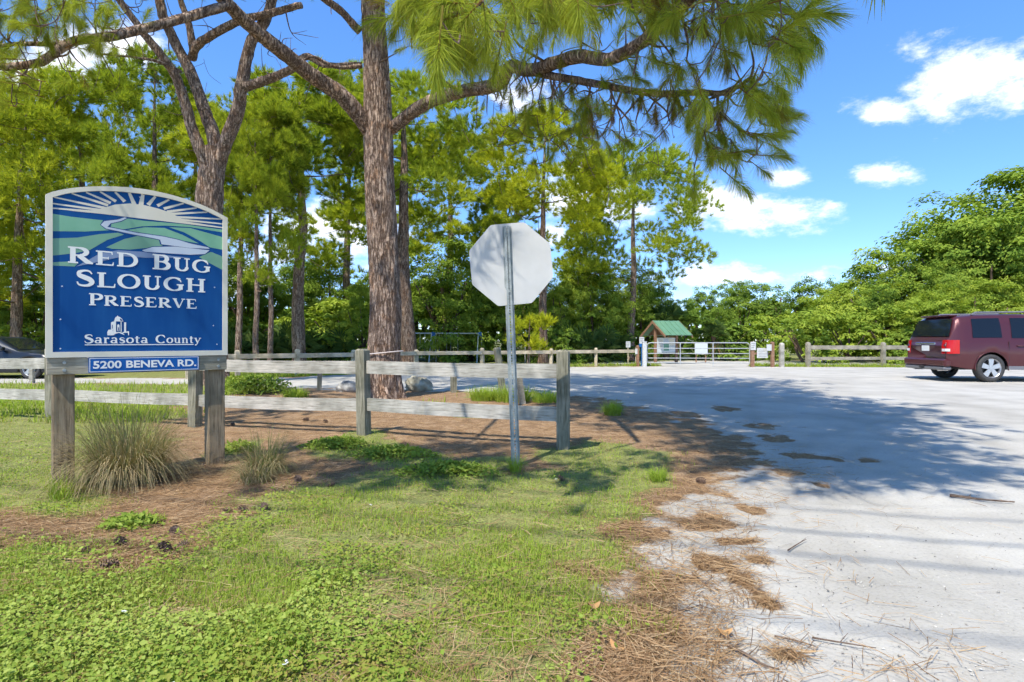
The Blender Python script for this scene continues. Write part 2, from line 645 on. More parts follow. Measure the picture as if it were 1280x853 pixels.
MAT['plate_blue'] = plain('plate_blue', (0.006, 0.10, 0.36), 0.55, spec=.2)
MAT['cream'] = plain('sign_cream', (0.66, 0.62, 0.50), 0.5, c2=(0.72, 0.68, 0.56), scale=4)
MAT['letter'] = plain('sign_white', (0.80, 0.80, 0.76), 0.45)
MAT['sgreen'] = plain('sign_green', (0.17, 0.40, 0.25), 0.45, c2=(0.21, 0.45, 0.30), scale=5)
MAT['sgreen2'] = plain('sign_grey_green', (0.15, 0.33, 0.22), 0.45, c2=(0.19, 0.38, 0.26), scale=5)
MAT['navy'] = plain('sign_navy', (0.005, 0.045, 0.19), 0.4)
MAT['lilac2'] = plain('sign_mauve', (0.20, 0.27, 0.42), 0.45)
MAT['lilac'] = plain('sign_lilac', (0.52, 0.58, 0.66), 0.45)
MAT['alu'] = plain('brushed_aluminium', (0.50, 0.495, 0.47), 0.6, 0.1, c2=(0.57, 0.565, 0.54), scale=3.5, spec=.4)
MAT['galv'] = plain('galvanised_steel', (0.24, 0.27, 0.26), 0.6, 0.2, c2=(0.38, 0.41, 0.40), scale=22)
MAT['gate'] = plain('gate_steel', (0.42, 0.44, 0.44), 0.5, 0.3, c2=(0.52, 0.53, 0.52), scale=9)
MAT['paint_w'] = plain('white_paint', (0.62, 0.62, 0.59), 0.55, c2=(0.52, 0.52, 0.48), scale=12)
MAT['board'] = plain('notice_board', (0.62, 0.66, 0.64), 0.4)
MAT['roof'] = plain('green_metal_roof', (0.11, 0.235, 0.135), 0.5, c2=(0.14, 0.28, 0.165), scale=3)
MAT['brown'] = plain('brown_stained_wood', (0.22, 0.11, 0.06), 0.75, c2=(0.34, 0.20, 0.12), scale=10)
MAT['bluepl'] = plain('blue_plastic', (0.01, 0.12, 0.36), 0.4)
MAT['rock'] = plain('limestone', (0.22, 0.19, 0.12), 0.9, c2=(0.58, 0.53, 0.40), scale=5, bump=.8, detail=9)
MAT['rock2'] = plain('grey_limestone', (0.14, 0.13, 0.11), 0.9, c2=(0.60, 0.57, 0.50), scale=6, bump=.8, detail=9)
MAT['rope'] = plain('rope', (0.62, 0.54, 0.50), 0.8)
MAT['cone'] = plain('pine_cone', (0.12, 0.07, 0.045), 0.8, c2=(0.30, 0.20, 0.14), scale=40)
MAT['rubber'] = plain('tyre_rubber', (0.035, 0.034, 0.033), 0.75, c2=(0.06, 0.058, 0.055), scale=30)
MAT['alloy'] = plain('alloy_rim', (0.62, 0.62, 0.63), 0.3, 0.85)
MAT['dark'] = plain('black_plastic', (0.02, 0.02, 0.021), 0.55)
MAT['grey_pl'] = plain('grey_plastic', (0.17, 0.17, 0.18), 0.55)
MAT['chrome'] = plain('chrome', (0.75, 0.75, 0.76), 0.18, 1.0)
MAT['plate'] = plain('plate_white', (0.75, 0.76, 0.74), 0.5)


def carpaint(name, c, c2):
    def f(nt, b):
        b.inputs['Base Color'].default_value = (*c, 1)
        lw = N(nt, 'ShaderNodeLayerWeight')
        lw.inputs[0].default_value = 0.35
        nt.links.new(ramp_node(nt, lw.outputs['Facing'], [(0, c), (1, c2)]), b.inputs['Base Color'])
        b.inputs['Metallic'].default_value = 0.35
        b.inputs['Roughness'].default_value = 0.33
        b.inputs['Coat Weight'].default_value = 0.45
        b.inputs['Coat Roughness'].default_value = 0.06
    return material(name, f)


MAT['maroon'] = carpaint('maroon_paint', (0.092, 0.019, 0.022), (0.098, 0.022, 0.025))
MAT['black_car'] = carpaint('black_car_paint', (0.012, 0.014, 0.018), (0.03, 0.035, 0.04))


def glassy(name, c, rough=0.05):
    def f(nt, b):
        b.inputs['Base Color'].default_value = (*c, 1)
        b.inputs['Roughness'].default_value = rough
        b.inputs['Specular IOR Level'].default_value = 0.38
    return material(name, f)


MAT['tint_glass'] = glassy('tinted_glass', (0.008, 0.012, 0.018))
MAT['red_lens'] = glassy('red_lens', (0.50, 0.012, 0.015), 0.12)
MAT['clear_lens'] = glassy('clear_lens', (0.75, 0.72, 0.70), 0.12)


def ground_mat():
    def f(nt, b):
        sa = N(nt, 'ShaderNodeAttribute', attribute_name='sand')
        gr = N(nt, 'ShaderNodeAttribute', attribute_name='turf')
        fine = noise_node(nt, 5.5, 9, rough=0.7)
        mid = noise_node(nt, 1.3, 6)
        speck = noise_node(nt, 60, 4, rough=0.7)
        # sharpen the edges with fine noise
        def edge(src, amp, lo, hi):
            m = N(nt, 'ShaderNodeMath', operation='MULTIPLY_ADD')
            s0 = N(nt, 'ShaderNodeMath', operation='SUBTRACT')
            nt.links.new(fine, s0.inputs[0])
            s0.inputs[1].default_value = 0.5
            nt.links.new(s0.outputs[0], m.inputs[0])
            m.inputs[1].default_value = amp
            nt.links.new(src, m.inputs[2])
            r = N(nt, 'ShaderNodeMapRange', interpolation_type='SMOOTHSTEP')
            r.inputs[1].default_value, r.inputs[2].default_value = lo, hi
            nt.links.new(m.outputs[0], r.inputs[0])
            return r.outputs[0]
        fs = edge(sa.outputs['Fac'], 0.9, 0.42, 0.60)
        fg = edge(gr.outputs['Fac'], 0.7, 0.35, 0.65)
        straw = ramp_node(nt, fine, [(0.25, (0.15, 0.09, 0.05)), (0.5, (0.32, 0.205, 0.115)), (0.75, (0.48, 0.345, 0.22))])
        turf = ramp_node(nt, fine, [(0.25, (0.14, 0.14, 0.05)), (0.5, (0.235, 0.25, 0.08)), (0.75, (0.34, 0.33, 0.125))])
        sand0 = ramp_node(nt, mid, [(0.28, (0.415, 0.39, 0.335)), (0.5, (0.505, 0.475, 0.412)), (0.72, (0.565, 0.535, 0.465))])
        sp = ramp_node(nt, speck, [(0.30, (0.82, 0.81, 0.80)), (0.5, (1, 1, 1)), (0.75, (1.04, 1.04, 1.04))])
        tk = N(nt, 'ShaderNodeAttribute', attribute_name='track')
        tkm = N(nt, 'ShaderNodeMix', data_type='RGBA', blend_type='MULTIPLY')
        nt.links.new(tk.outputs['Fac'], tkm.inputs['Factor'])
        nt.links.new(sand0, tkm.inputs[6])
        tkm.inputs[7].default_value = (0.80, 0.79, 0.78, 1)
        sm = N(nt, 'ShaderNodeMix', data_type='RGBA', blend_type='MULTIPLY')
        sm.inputs['Factor'].default_value = 1
        nt.links.new(tkm.outputs[2], sm.inputs[6])
        nt.links.new(sp, sm.inputs[7])
        a = N(nt, 'ShaderNodeMix', data_type='RGBA')
        nt.links.new(fg, a.inputs['Factor'])
        def speckle(src):
            k = N(nt, 'ShaderNodeMix', data_type='RGBA', blend_type='MULTIPLY')
            k.inputs['Factor'].default_value = 1
            nt.links.new(src, k.inputs[6])
            nt.links.new(ramp_node(nt, speck, [(0.30, (0.35, 0.33, 0.30)), (0.52, (1, 1, 1)), (0.72, (1.5, 1.45, 1.35))]), k.inputs[7])
            return k.outputs[2]
        nt.links.new(speckle(straw), a.inputs[6])
        nt.links.new(speckle(turf), a.inputs[7])
        c = N(nt, 'ShaderNodeMix', data_type='RGBA')
        nt.links.new(fs, c.inputs['Factor'])
        nt.links.new(a.outputs[2], c.inputs[6])
        nt.links.new(sm.outputs[2], c.inputs[7])
        nt.links.new(c.outputs[2], b.inputs['Base Color'])
        b.inputs['Roughness'].default_value = 0.92
        b.inputs['Specular IOR Level'].default_value = 0.12
        bump_node(nt, b, speck, 0.5, 0.012)
    return material('sandy_ground', f)


MAT['ground'] = ground_mat()

# ------------------------------------------------------------------ ground masks (what lies where)
NEAR_EDGE = [(0.10, -40), (0.1, -8), (0.2, 0.8), (0.33, 1.9), (0.52, 2.5), (0.80, 3.14), (1.18, 3.88), (1.78, 4.5), (2.25, 5.06), (2.55, 6.2),
             (2.6, 8.0), (2.2, 9.9), (1.6, 11.6), (0.86, 12.45), (-1.5, 13.3), (-4.6, 13.8), (-6.7, 15.0), (-9.3, 15.6), (-16, 15.8), (-60, 16)]
FAR_EDGE = [(-60, 18.2), (-16, 18.0), (-9, 17.7), (-7, 18.3), (-4.5, 20.3), (-2, 22.5), (1.5, 24.6), (5.0, 26.0), (8.0, 26.6), (12, 25.6), (18, 24.8), (60, 24.5)]
SAND = np.array(NEAR_EDGE + FAR_EDGE + [(60, -40)])
TRAIL = np.array([(2.5, 30.2), (6.3, 28.4), (7.2, 25.8), (10.6, 25.8), (11.5, 28.0), (30, 27.4), (60, 27.2), (60, 33), (30, 33.5), (14, 34), (7, 33), (2.5, 32)])


def sdist(P, poly):
    """signed distance, positive inside"""
    x, y = P[:, 0], P[:, 1]
    d = np.full(len(P), 1e9)
    ins = np.zeros(len(P), bool)
    n = len(poly)
    for i in range(n):
        a, b = poly[i], poly[(i + 1) % n]
        e = b - a
        w = P - a
        t = np.clip((w @ e) / (e @ e), 0, 1)
        d = np.minimum(d, np.hypot(w[:, 0] - t * e[0], w[:, 1] - t * e[1]))
        c = (a[1] > y) != (b[1] > y)
        if e[1] != 0:
            ins ^= c & (x < e[0] * (y - a[1]) / e[1] + a[0])
    return np.where(ins, d, -d)


def patch(P, cx, cy, rx, ry, ang=0):
    """soft ellipse given by its picture position; 1 at the centre, 0 at the rim"""
    c = gp(cx, cy)
    sx = rx / F * c[1]
    sy = abs(gp(cx, cy - ry)[1] - gp(cx, cy + ry)[1]) / 2
    d = P - c
    ca, sa = math.cos(ang), math.sin(ang)
    u, v = d[:, 0] * ca + d[:, 1] * sa, -d[:, 0] * sa + d[:, 1] * ca
    return 1 - np.hypot(u / sx, v / sy)


DEBRIS = [(930, 577, 36, 10), (1035, 572, 24, 5), (985, 592, 22, 5), (968, 547, 24, 6), (1028, 608, 12, 7), (1082, 574, 14, 3), (905, 512, 22, 4),
          (945, 533, 26, 5), (1000, 568, 30, 5), (930, 676, 34, 8), (940, 735, 20, 34), (952, 700, 22, 12), (985, 820, 24, 9), (900, 655, 30, 14),
          (940, 640, 26, 10), (858, 518, 26, 5), (880, 700, 14, 18)]


def sand_mask(P):
    d = sdist(P, SAND)
    near = np.clip(1 - P[:, 1] / 14, 0, 1)
    w = 0.12 + 0.5 * np.clip(P[:, 1] / 14, 0, 1)
    nb = fbm(P[:, 0] * 2.2, P[:, 1] * 2.2, 4, 5) - 0.5
    m = 0.5 + d / (w + 0.25) * 0.5 + nb * 1.5 * np.exp(-np.abs(d) / 0.6)
    for e in DEBRIS:
        v = patch(P, *e) + (fbm(P[:, 0] * 6, P[:, 1] * 6, 3, 9) - 0.5) * 1.6
        m = np.minimum(m, 1 - np.clip(v * 2.0, 0, 1))
    t = sdist(P, TRAIL)
    m = np.maximum(m, 0.5 + t / 0.6)
    return np.clip(m, 0, 1)


LAWN = np.array([gp(*p) for p in [(-400, 1500), (-400, 668), (-60, 660), (20, 672), (80, 700), (150, 712), (200, 702), (245, 668), (300, 640), (345, 618),
                                  (420, 598), (520, 590), (600, 600), (690, 585), (740, 556), (790, 565), (825, 600), (808, 645), (775, 690), (752, 750), (738, 853), (700, 1500)]])
LEFT_LAWN = np.array([gp(*p) for p in [(-700, 640), (-700, 478), (-200, 479), (150, 481), (250, 480), (232, 500), (215, 520), (165, 560), (95, 600), (70, 640), (0, 650)]])
GREEN = [(470, 560, 90, 16), (560, 590, 90, 14), (620, 578, 50, 10), (165, 652, 38, 12), (735, 572, 70, 18), (300, 560, 26, 14), (320, 486, 46, 10),
         (640, 493, 70, 8), (775, 462, 70, 4), (450, 545, 40, 9), (510, 575, 60, 12), (820, 592, 18, 8), (590, 520, 28, 4), (545, 507, 22, 3)]


def turf_mask(P):
    nb = fbm(P[:, 0] * 1.7, P[:, 1] * 1.7, 4, 21) - 0.5
    d = sdist(P, LAWN)
    m = 0.5 + d * 1.3 + nb * 1.5
    d2 = sdist(P, LEFT_LAWN)
    m = np.maximum(m, 0.55 + d2 * 1.0 + nb * 1.6)
    for e in GREEN:
        v = patch(P, *e) + nb * 1.0
        m = np.maximum(m, np.clip(0.25 + v * 1.2, 0, 1))
    # verges along the far fence and the ground beyond it
    far = sdist(P, np.array(FAR_EDGE + [(60, 400), (-60, 400)]))
    m = np.maximum(m, np.where(far > 0.1, 0.75 + nb, 0))
    return np.clip(m, 0, 1)


def gz(x, y):
    """height of the ground"""
    return (fbm(np.asarray(x) * 0.9, np.asarray(y) * 0.9, 3, 40) - 0.5) * 0.05 * np.clip(1 - np.asarray(y) / 40, 0, 1)


def axis(lo, hi, step, far, grow):
    a = list(np.arange(lo, hi, step))
    s = step
    while a[-1] < far:
        s *= grow
        a.append(a[-1] + s)
    s = step
    pre = []
    p = a[0]
    while p > -far:
        s *= grow
        p -= s
        pre.append(p)
    return np.array(pre[::-1] + a)


gx = axis(-6.0, 5.0, 0.045, 900, 1.10)
gy = axis(1.3, 9.0, 0.045, 900, 1.035)
gy = gy[gy > -60]
gx = gx[np.abs(gx) < 1000]
X, Y = np.meshgrid(gx, gy)
P = np.c_[X.ravel(), Y.ravel()]
SM, TM = sand_mask(P), turf_mask(P)
TM = TM * (SM < 0.5)
rough = (fbm(P[:, 0] * 14, P[:, 1] * 14, 3, 3) - 0.5) * 0.018 * (P[:, 1] < 14) * (P[:, 1] > 0)
Zg = gz(P[:, 0], P[:, 1]) + rough * (1 - 0.7 * SM)
# a low lip of packed sand across the mouth of the drive
lip = np.exp(-((P[:, 1] - (4.02 - 0.18 * (P[:, 0] - 2.0) * 0.5)) / 0.03) ** 2) * (P[:, 0] > 1.5) * 0.012
Zg += lip * (0.5 + fbm(P[:, 0] * 5, P[:, 1] * 5, 2, 8))
# worn tyre tracks and a damp, dusty patchiness in the packed sand
TRACKS = [[(2.2, 1.0), (2.5, 4.0), (3.4, 8.0), (5.5, 13.0), (8.5, 18.0), (9.0, 24.0)], [(3.7, 1.0), (4.0, 4.0), (4.9, 8.0), (7.0, 12.6), (10.2, 17.2), (10.6, 24.0)],
          [(5.2, 1.5), (5.0, 5.0), (5.6, 9.0), (3.0, 15.0), (-3.0, 17.0), (-9.0, 16.9)], [(1.4, 1.2), (1.9, 3.4), (4.2, 6.6), (9.5, 9.5), (16, 11)], [(0.9, 1.0), (2.2, 4.6), (4.4, 7.6), (9.5, 10.7), (16, 12.2)]]
TK = np.zeros(len(P))
for tr in TRACKS:
    tr = catmull(np.array(tr, float), 8)
    d_ = np.full(len(P), 9.0)
    for a_, b_ in zip(tr[:-1], tr[1:]):
        e_ = b_ - a_
        w_ = P - a_
        t_ = np.clip((w_ @ e_) / (e_ @ e_), 0, 1)
        d_ = np.minimum(d_, np.hypot(w_[:, 0] - t_ * e_[0], w_[:, 1] - t_ * e_[1]))
    TK = np.maximum(TK, np.clip(1.25 - d_ / .17, 0, 1))
    Zg -= 0.006 * np.clip(1.2 - d_ / .15, 0, 1) * (SM > .5)
TK = np.clip(TK * (0.25 + 1.1 * (fbm(P[:, 0] * 1.5, P[:, 1] * 1.5, 4, 93) - .25)), 0, .75)
TK = np.maximum(TK, np.clip((fbm(P[:, 0] * .55, P[:, 1] * .8, 4, 95) - .52) * 3.2, 0, .6))
nx, ny = len(gx), len(gy)
q = (np.arange(ny - 1)[:, None] * nx + np.arange(nx - 1)[None]).ravel()
Q = np.stack([q, q + 1, q + nx + 1, q + nx], -1)
fs = SM[Q].mean(1) > 0.5


def ground_piece(name, sel):
    Fq = Q[sel]
    used, inv = np.unique(Fq, return_inverse=True)
    mb = MB().add(np.c_[P[used], Zg[used]], inv.reshape(-1, 4))
    me = mb.mesh(name, MAT['ground'], smooth=True)
    for k, arr in (('sand', SM), ('turf', TM), ('track', TK)):
        a = me.attributes.new(k, 'FLOAT', 'POINT')
        a.data.foreach_set('value', arr[used].astype(np.float32))
    o = place(name, me)
    o['kind'] = 'structure'
    return o


ground_piece('ground', ~fs)['label'] = 'brown pine straw and weedy turf beside the drive'
ground_piece('sand_lot', fs)['label'] = 'pale packed sand drive and car park'

# ------------------------------------------------------------------ county sign with two posts
SL, SR = np.array([-3.6033, 4.45]), np.array([-2.6354, 5.33])
SW = float(np.linalg.norm(SR - SL))
sgn = thing('preserve_sign', 'blue and green arched preserve sign on two weathered wooden posts', 'sign',
            (SL[0], SL[1], 0), math.atan2(SR[1] - SL[1], SR[0] - SL[0]))
Z0 = 1.02
ARCH_O = [(0, 1.262), (0.06, 1.298), (0.2, 1.351), (0.394, 1.394), (0.6, 1.416), (0.8, 1.409), (0.98, 1.381), (1.15, 1.335), (SW, 1.268)]
ARCH_I = [(0.042, 1.246), (0.15, 1.297), (0.344, 1.348), (0.55, 1.371), (0.768, 1.372), (0.94, 1.351), (1.121, 1.306), (SW - 0.042, 1.25)]
ARCH_O, ARCH_I = catmull(ARCH_O, 4), catmull(ARCH_I, 4)


def sheet(mb, poly, y, t=0.5):
    poly = np.asarray(poly, float)
    V = np.c_[poly[:, 0], np.full(len(poly), y), poly[:, 1] + Z0]
    mb.add(V, np.arange(len(poly)), t)


def slab(mb, poly, y0, y1):
    poly = np.asarray(poly, float)
    n = len(poly)
    V = np.vstack([np.c_[poly[:, 0], np.full(n, y0), poly[:, 1] + Z0], np.c_[poly[:, 0], np.full(n, y1), poly[:, 1] + Z0]])
    i = np.arange(n)
    j = (i + 1) % n
    mb.add(V, np.stack([i, j, j + n, i + n], -1))
    b = mb.n - 2 * n
    mb.F += [(np.arange(n) + b)[None], (np.arange(n)[::-1] + n + b)[None]]
    mb.T += [np.array([.5]), np.array([.5])]


IU0, IU1, IV0 = 0.042, SW - 0.042, 0.044
# the panel (blue), then the raised frame round it
mb = MB()
inner = [(IU0, IV0), (IU1, IV0)] + [tuple(p) for p in ARCH_I[::-1]]
slab(mb, inner, 0.0, 0.03)
panel = mb.build('panel', MAT['blue'], sgn)
mb = MB()
outer = [(0, 0), (SW, 0)] + [tuple(p) for p in ARCH_O[::-1]]


def resample(P_, n):
    P_ = np.asarray(P_)
    L_ = np.r_[0, np.cumsum(np.linalg.norm(np.diff(P_, axis=0), axis=1))]
    s = np.linspace(0, L_[-1], n)
    return np.c_[np.interp(s, L_, P_[:, 0]), np.interp(s, L_, P_[:, 1])]


ro = np.vstack([resample([(0, 0), (SW, 0)], 3)[:-1], resample([(SW, 0), (SW, ARCH_O[-1][1])], 3)[:-1], resample(ARCH_O[::-1], 30)[:-1], resample([(0, ARCH_O[0][1]), (0, 0)], 3)[:-1]])
ri = np.vstack([resample([(IU0, IV0), (IU1, IV0)], 3)[:-1], resample([(IU1, IV0), (IU1, ARCH_I[-1][1])], 3)[:-1], resample(ARCH_I[::-1], 30)[:-1], resample([(IU0, ARCH_I[0][1]), (IU0, IV0)], 3)[:-1]])
n = len(ro)
ringV = np.vstack([np.c_[p[:, 0], np.full(n, y), p[:, 1] + Z0] for p, y in ((ro, -0.014), (ri, -0.014), (ri, 0.034), (ro, 0.034))])
i = np.arange(n)
j = (i + 1) % n
for a, b in ((0, 1), (1, 2), (2, 3), (3, 0)):
    mb.add(ringV, np.stack([i + a * n, j + a * n, j + b * n, i + b * n], -1)) if a == 0 else mb.F.append(np.stack([i + a * n, j + a * n, j + b * n, i + b * n], -1) + mb.n - 4 * n)
    if a:
        mb.T.append(np.full(n, .5))
mb.build('frame', MAT['cream'], sgn)


def art(name, polys, mat, y, smooth_n=0):
    for k, p in enumerate(polys):
        mb = MB()
        sheet(mb, p, y - 0.00002 * k)
        mb.build(name, mat, panel)


def grow(poly, d):
    p = np.asarray(poly, float)
    a, b = np.roll(p, 1, 0), np.roll(p, -1, 0)
    t = b - a
    t /= np.linalg.norm(t, axis=1)[:, None] + 1e-9
    area = 0.5 * np.sum(p[:, 0] * np.roll(p[:, 1], -1) - np.roll(p[:, 0], -1) * p[:, 1])
    nrm = np.c_[t[:, 1], -t[:, 0]] * np.sign(area)
    return p + nrm * d


g1 = [(IU0, 1.12), (0.15, 1.113), (0.364, 1.114), (0.344, 1.074), (0.374, 1.048), (0.425, 1.042), (0.246, 1.007), (IU0, 0.984)]
g2 = [(IU0, 0.928), (0.198, 0.953), (0.344, 0.999), (0.466, 1.026), (0.508, 1.015), (0.394, 0.958), (0.275, 0.86), (0.179, 0.826), (IU0, 0.794)]
g3 = [(IU0, 0.742), (0.131, 0.756), (0.198, 0.744), (0.179, 0.721), (IU0, 0.717)]
g4 = [(0.425, 1.116), (0.508, 1.153), (0.657, 1.15), (0.94, 1.162), (IU1, 1.155), (IU1, 1.13), (1.0, 1.143), (0.802, 1.13), (0.635, 1.101), (0.508, 1.059), (0.415, 1.059)]
g5 = [(0.529, 1.056), (0.657, 1.096), (0.802, 1.109), (0.94, 1.067), (1.072, 1.005), (0.94, 1.016), (0.768, 1.022), (0.592, 1.032)]
g6 = [(0.836, 1.120), (1.0, 1.135), (IU1, 1.087), (IU1, 0.97), (1.158, 0.981), (1.084, 1.026), (0.952, 1.091)]
g7 = [(0.384, 0.896), (0.508, 0.978), (0.603, 1.015), (0.757, 1.014), (0.768, 0.964), (0.79, 0.953), (0.657, 0.919), (0.55, 0.895), (0.425, 0.888)]
g8 = [(1.171, 0.941), (IU1, 0.908), (IU1, 0.785), (1.121, 0.855), (1.072, 0.884)]
river = [(0.513, 1.16), (0.466, 1.134), (0.374, 1.109), (0.349, 1.075), (0.384, 1.049), (0.55, 1.027), (0.723, 1.01), (0.768, 1.003), (0.779, 0.965), (1.0, 0.957), (1.158, 0.967),
         (1.146, 0.979), (1.0, 0.997), (0.905, 1.019), (0.802, 1.033), (0.592, 1.042), (0.425, 1.061), (0.394, 1.063), (0.415, 1.096), (0.487, 1.125), (0.529, 1.156)]
lobe = [(0.635, 0.898), (0.712, 0.934), (0.882, 0.957), (1.158, 0.953), (1.121, 0.916), (1.0, 0.897), (0.825, 0.892), (0.657, 0.888)]
lilac = [(0.188, 0.722), (0.275, 0.787), (0.344, 0.843), (0.466, 0.88), (0.635, 0.886), (0.701, 0.879), (0.882, 0.872), (1.0, 0.87), (0.657, 0.837), (0.508, 0.835), (0.364, 0.784), (0.275, 0.751)]
blob = [(0.141, 1.159), (0.374, 1.165), (0.657, 1.166), (0.94, 1.167), (IU1, 1.168), (IU1, 1.178), (0.952, 1.190), (0.917, 1.218), (0.836, 1.252), (0.746, 1.271), (0.657, 1.283), (0.55, 1.281), (0.446, 1.255), (0.364, 1.212), (0.295, 1.179)]
art('green_hill', [g1, g4, g5, g6], MAT['sgreen'], -0.0010)
art('dark_green_hill', [g2, g3, g7, g8], MAT['sgreen2'], -0.0010)
art('river_outline', [grow(river, 0.006), grow(lobe, 0.006)], MAT['navy'], -0.0016)
art('river', [river, lobe], MAT['lilac'], -0.0022)
art('river_bank', [lilac], MAT['lilac2'], -0.0021)
C0 = np.array([0.614, 1.19])
rays = [(IU0, 1.199), (IU0, 1.163), (0.05, 1.25), (0.16, 1.298), (0.253, 1.322), (0.344, 1.344), (0.446, 1.358), (0.545, 1.368), (0.642, 1.372), (0.734, 1.371), (0.838, 1.361), (0.949, 1.346), (1.054, 1.322), (1.14, 1.297), (IU1, 1.252), (IU1, 1.208)]
pol = []
for e in rays:
    e = np.array(e)
    dvec = e - C0
    L_ = np.linalg.norm(dvec)
    dvec /= L_
    nv = np.array([-dvec[1], dvec[0]])
    i0 = C0 + dvec * min(0.07 + 0.16 * abs(dvec[0]) ** 2, L_ * 0.6)
    w0 = 0.020 * (1 - 0.45 * abs(dvec[0]))
    w1 = 0.0135 * (1 - 0.62 * abs(dvec[0]))
    pol.append([i0 - nv * w0, i0 + nv * w0, e + nv * w1, e - nv * w1])
art('sun_ray', pol, MAT['cream'], -0.0012)
art('sun_disc', [blob], MAT['cream'], -0.0020)


# serif letters drawn as strokes of varying width
def arc(cx, cy, rx, ry, a0, a1, thin=0.055, thick=0.16, n=22):
    a = np.radians(np.linspace(a0, a1, n))
    p = np.c_[cx + rx * np.cos(a), cy + ry * np.sin(a)]
    return p, thin + (thick - thin) * np.abs(np.cos(a)) ** 1.3


def ln(*p, w=0.16):
    p = np.array(p, float)
    return p, (np.full(len(p), float(w)) if np.isscalar(w) else np.array(w, float))


def crv(p, w, n=5):
    p, w = np.array(p, float), np.array(w, float)
    return catmull(p, n), catmull(np.c_[w, w], n)[:, 0]


SF = lambda x0, x1, y: ln((x0, y), (x1, y), w=0.055)
LO, HI = 0.0275, 0.9725
S_ = crv([(.60, .78), (.50, .95), (.33, .97), (.16, .86), (.17, .67), (.34, .55), (.52, .43), (.60, .25), (.48, .07), (.30, .03), (.14, .09), (.08, .26)],
         [.04, .06, .07, .12, .15, .17, .17, .15, .10, .07, .06, .04])


def P_bowl():
    return [ln((.2, 0), (.2, 1)), SF(.03, .38, LO), SF(.03, .40, HI), arc(.38, .735, .29, .2375, 90, -90), SF(.2, .39, .4975)]


GLY = {
    'R': (P_bowl() + [ln((.40, .50), (.70, .12), (.90, .03), w=(.15, .16, .05))], .92),
    'P': (P_bowl(), .74),
    'E': ([ln((.2, 0), (.2, 1)), SF(.03, .68, HI), SF(.03, .72, LO), SF(.2, .54, .52), ln((.67, .99), (.69, .78), w=(.06, .03)), ln((.71, .01), (.74, .24), w=(.06, .03)), ln((.53, .62), (.53, .42), w=(.03, .03))], .80),
    'D': ([ln((.2, 0), (.2, 1)), SF(.03, .42, LO), SF(.03, .42, HI), arc(.40, .5, .43, .4725, 90, -90)], .92),
    'B': ([ln((.2, 0), (.2, 1)), SF(.03, .42, LO), SF(.03, .40, HI), SF(.2, .42, .53), arc(.40, .75, .22, .2225, 90, -90), arc(.40, .28, .29, .2525, 90, -90)], .80),
    'U': ([ln((.22, .30), (.22, 1)), arc(.46, .31, .24, .28, 180, 360, .06, .15), ln((.70, .30), (.70, 1), w=.075), SF(.05, .39, HI), SF(.57, .84, HI)], .90),
    'G': ([arc(.48, .5, .39, .4725, 48, 325), ln((.78, .10), (.78, .46)), SF(.60, .92, .46), ln((.75, .84), (.80, .66), w=(.07, .03))], .96),
    'S': ([S_], .70),
    'L': ([ln((.2, 0), (.2, 1)), SF(.03, .38, HI), SF(.03, .72, LO), ln((.71, .01), (.74, .27), w=(.06, .03))], .78),
    'O': ([arc(.48, .5, .39, .4725, 0, 360, n=40)], .96),
    'H': ([ln((.2, 0), (.2, 1)), ln((.76, 0), (.76, 1)), SF(.03, .37, LO), SF(.03, .37, HI), SF(.59, .93, LO), SF(.59, .93, HI), SF(.2, .76, .52)], .98),
    'V': ([ln((.16, .97), (.46, .02), w=(.16, .12)), ln((.76, .97), (.46, .02), w=(.07, .06)), SF(.02, .32, HI), SF(.62, .90, HI)], .90),
    'C': ([arc(.48, .5, .39, .4725, 48, 315), ln((.75, .84), (.80, .64), w=(.08, .03))], .88),
    'a': ([arc(.24, .18, .17, .155, 0, 360, .05, .11, 20), ln((.43, .0), (.43, .45), w=.11), arc(.27, .45, .16, .19, 0, 155, .05, .11, 12), SF(.43, .56, LO)], .58),
    'r': ([ln((.15, 0), (.15, .64), w=.12), SF(.03, .28, LO), SF(.03, .15, .62), ln((.15, .44), (.28, .60), (.42, .58), w=(.05, .08, .12))], .46),
    's': ([(S_[0] * np.array([.66, .66]), S_[1] * .72)], .48),
    'o': ([arc(.30, .33, .23, .30, 0, 360, .05, .12, 26)], .60),
    't': ([ln((.18, .12), (.18, .84), w=.12), arc(.30, .14, .12, .11, 180, 300, .05, .12, 8), SF(.02, .38, .62)], .42),
    'u': ([ln((.15, .2), (.15, .64), w=.11), arc(.31, .2, .16, .17, 180, 350, .05, .10, 10), ln((.48, 0), (.48, .64), w=.11), SF(.03, .15, .62), SF(.36, .48, .62), SF(.48, .60, LO)], .64),
    'n': ([ln((.15, 0), (.15, .64), w=.11), SF(.03, .27, LO), SF(.03, .15, .62), arc(.31, .42, .17, .21, 165, 0, .05, .11, 10), ln((.48, 0), (.48, .42), w=.11), SF(.37, .60, LO)], .64),
    'y': ([ln((.10, .64), (.31, .02), w=(.12, .10)), ln((.54, .64), (.31, .02), (.20, -.22), (.05, -.25), w=(.05, .05, .06, .10)), SF(.0, .22, .62), SF(.44, .64, .62)], .62),
}


def ribbon(mb, pts, w, y):
    pts = np.asarray(pts, float)
    t = np.gradient(pts, axis=0)
    t /= np.linalg.norm(t, axis=1)[:, None] + 1e-9
    nv = np.c_[-t[:, 1], t[:, 0]] * (np.asarray(w)[:, None] / 2)
    A, B = pts + nv, pts - nv
    V = np.vstack([np.c_[A[:, 0], np.full(len(A), y), A[:, 1]], np.c_[B[:, 0], np.full(len(A), y), B[:, 1]]])
    n = len(A)
    k = np.arange(n - 1)
    mb.add(V, np.stack([k, k + n, k + n + 1, k + 1], -1))


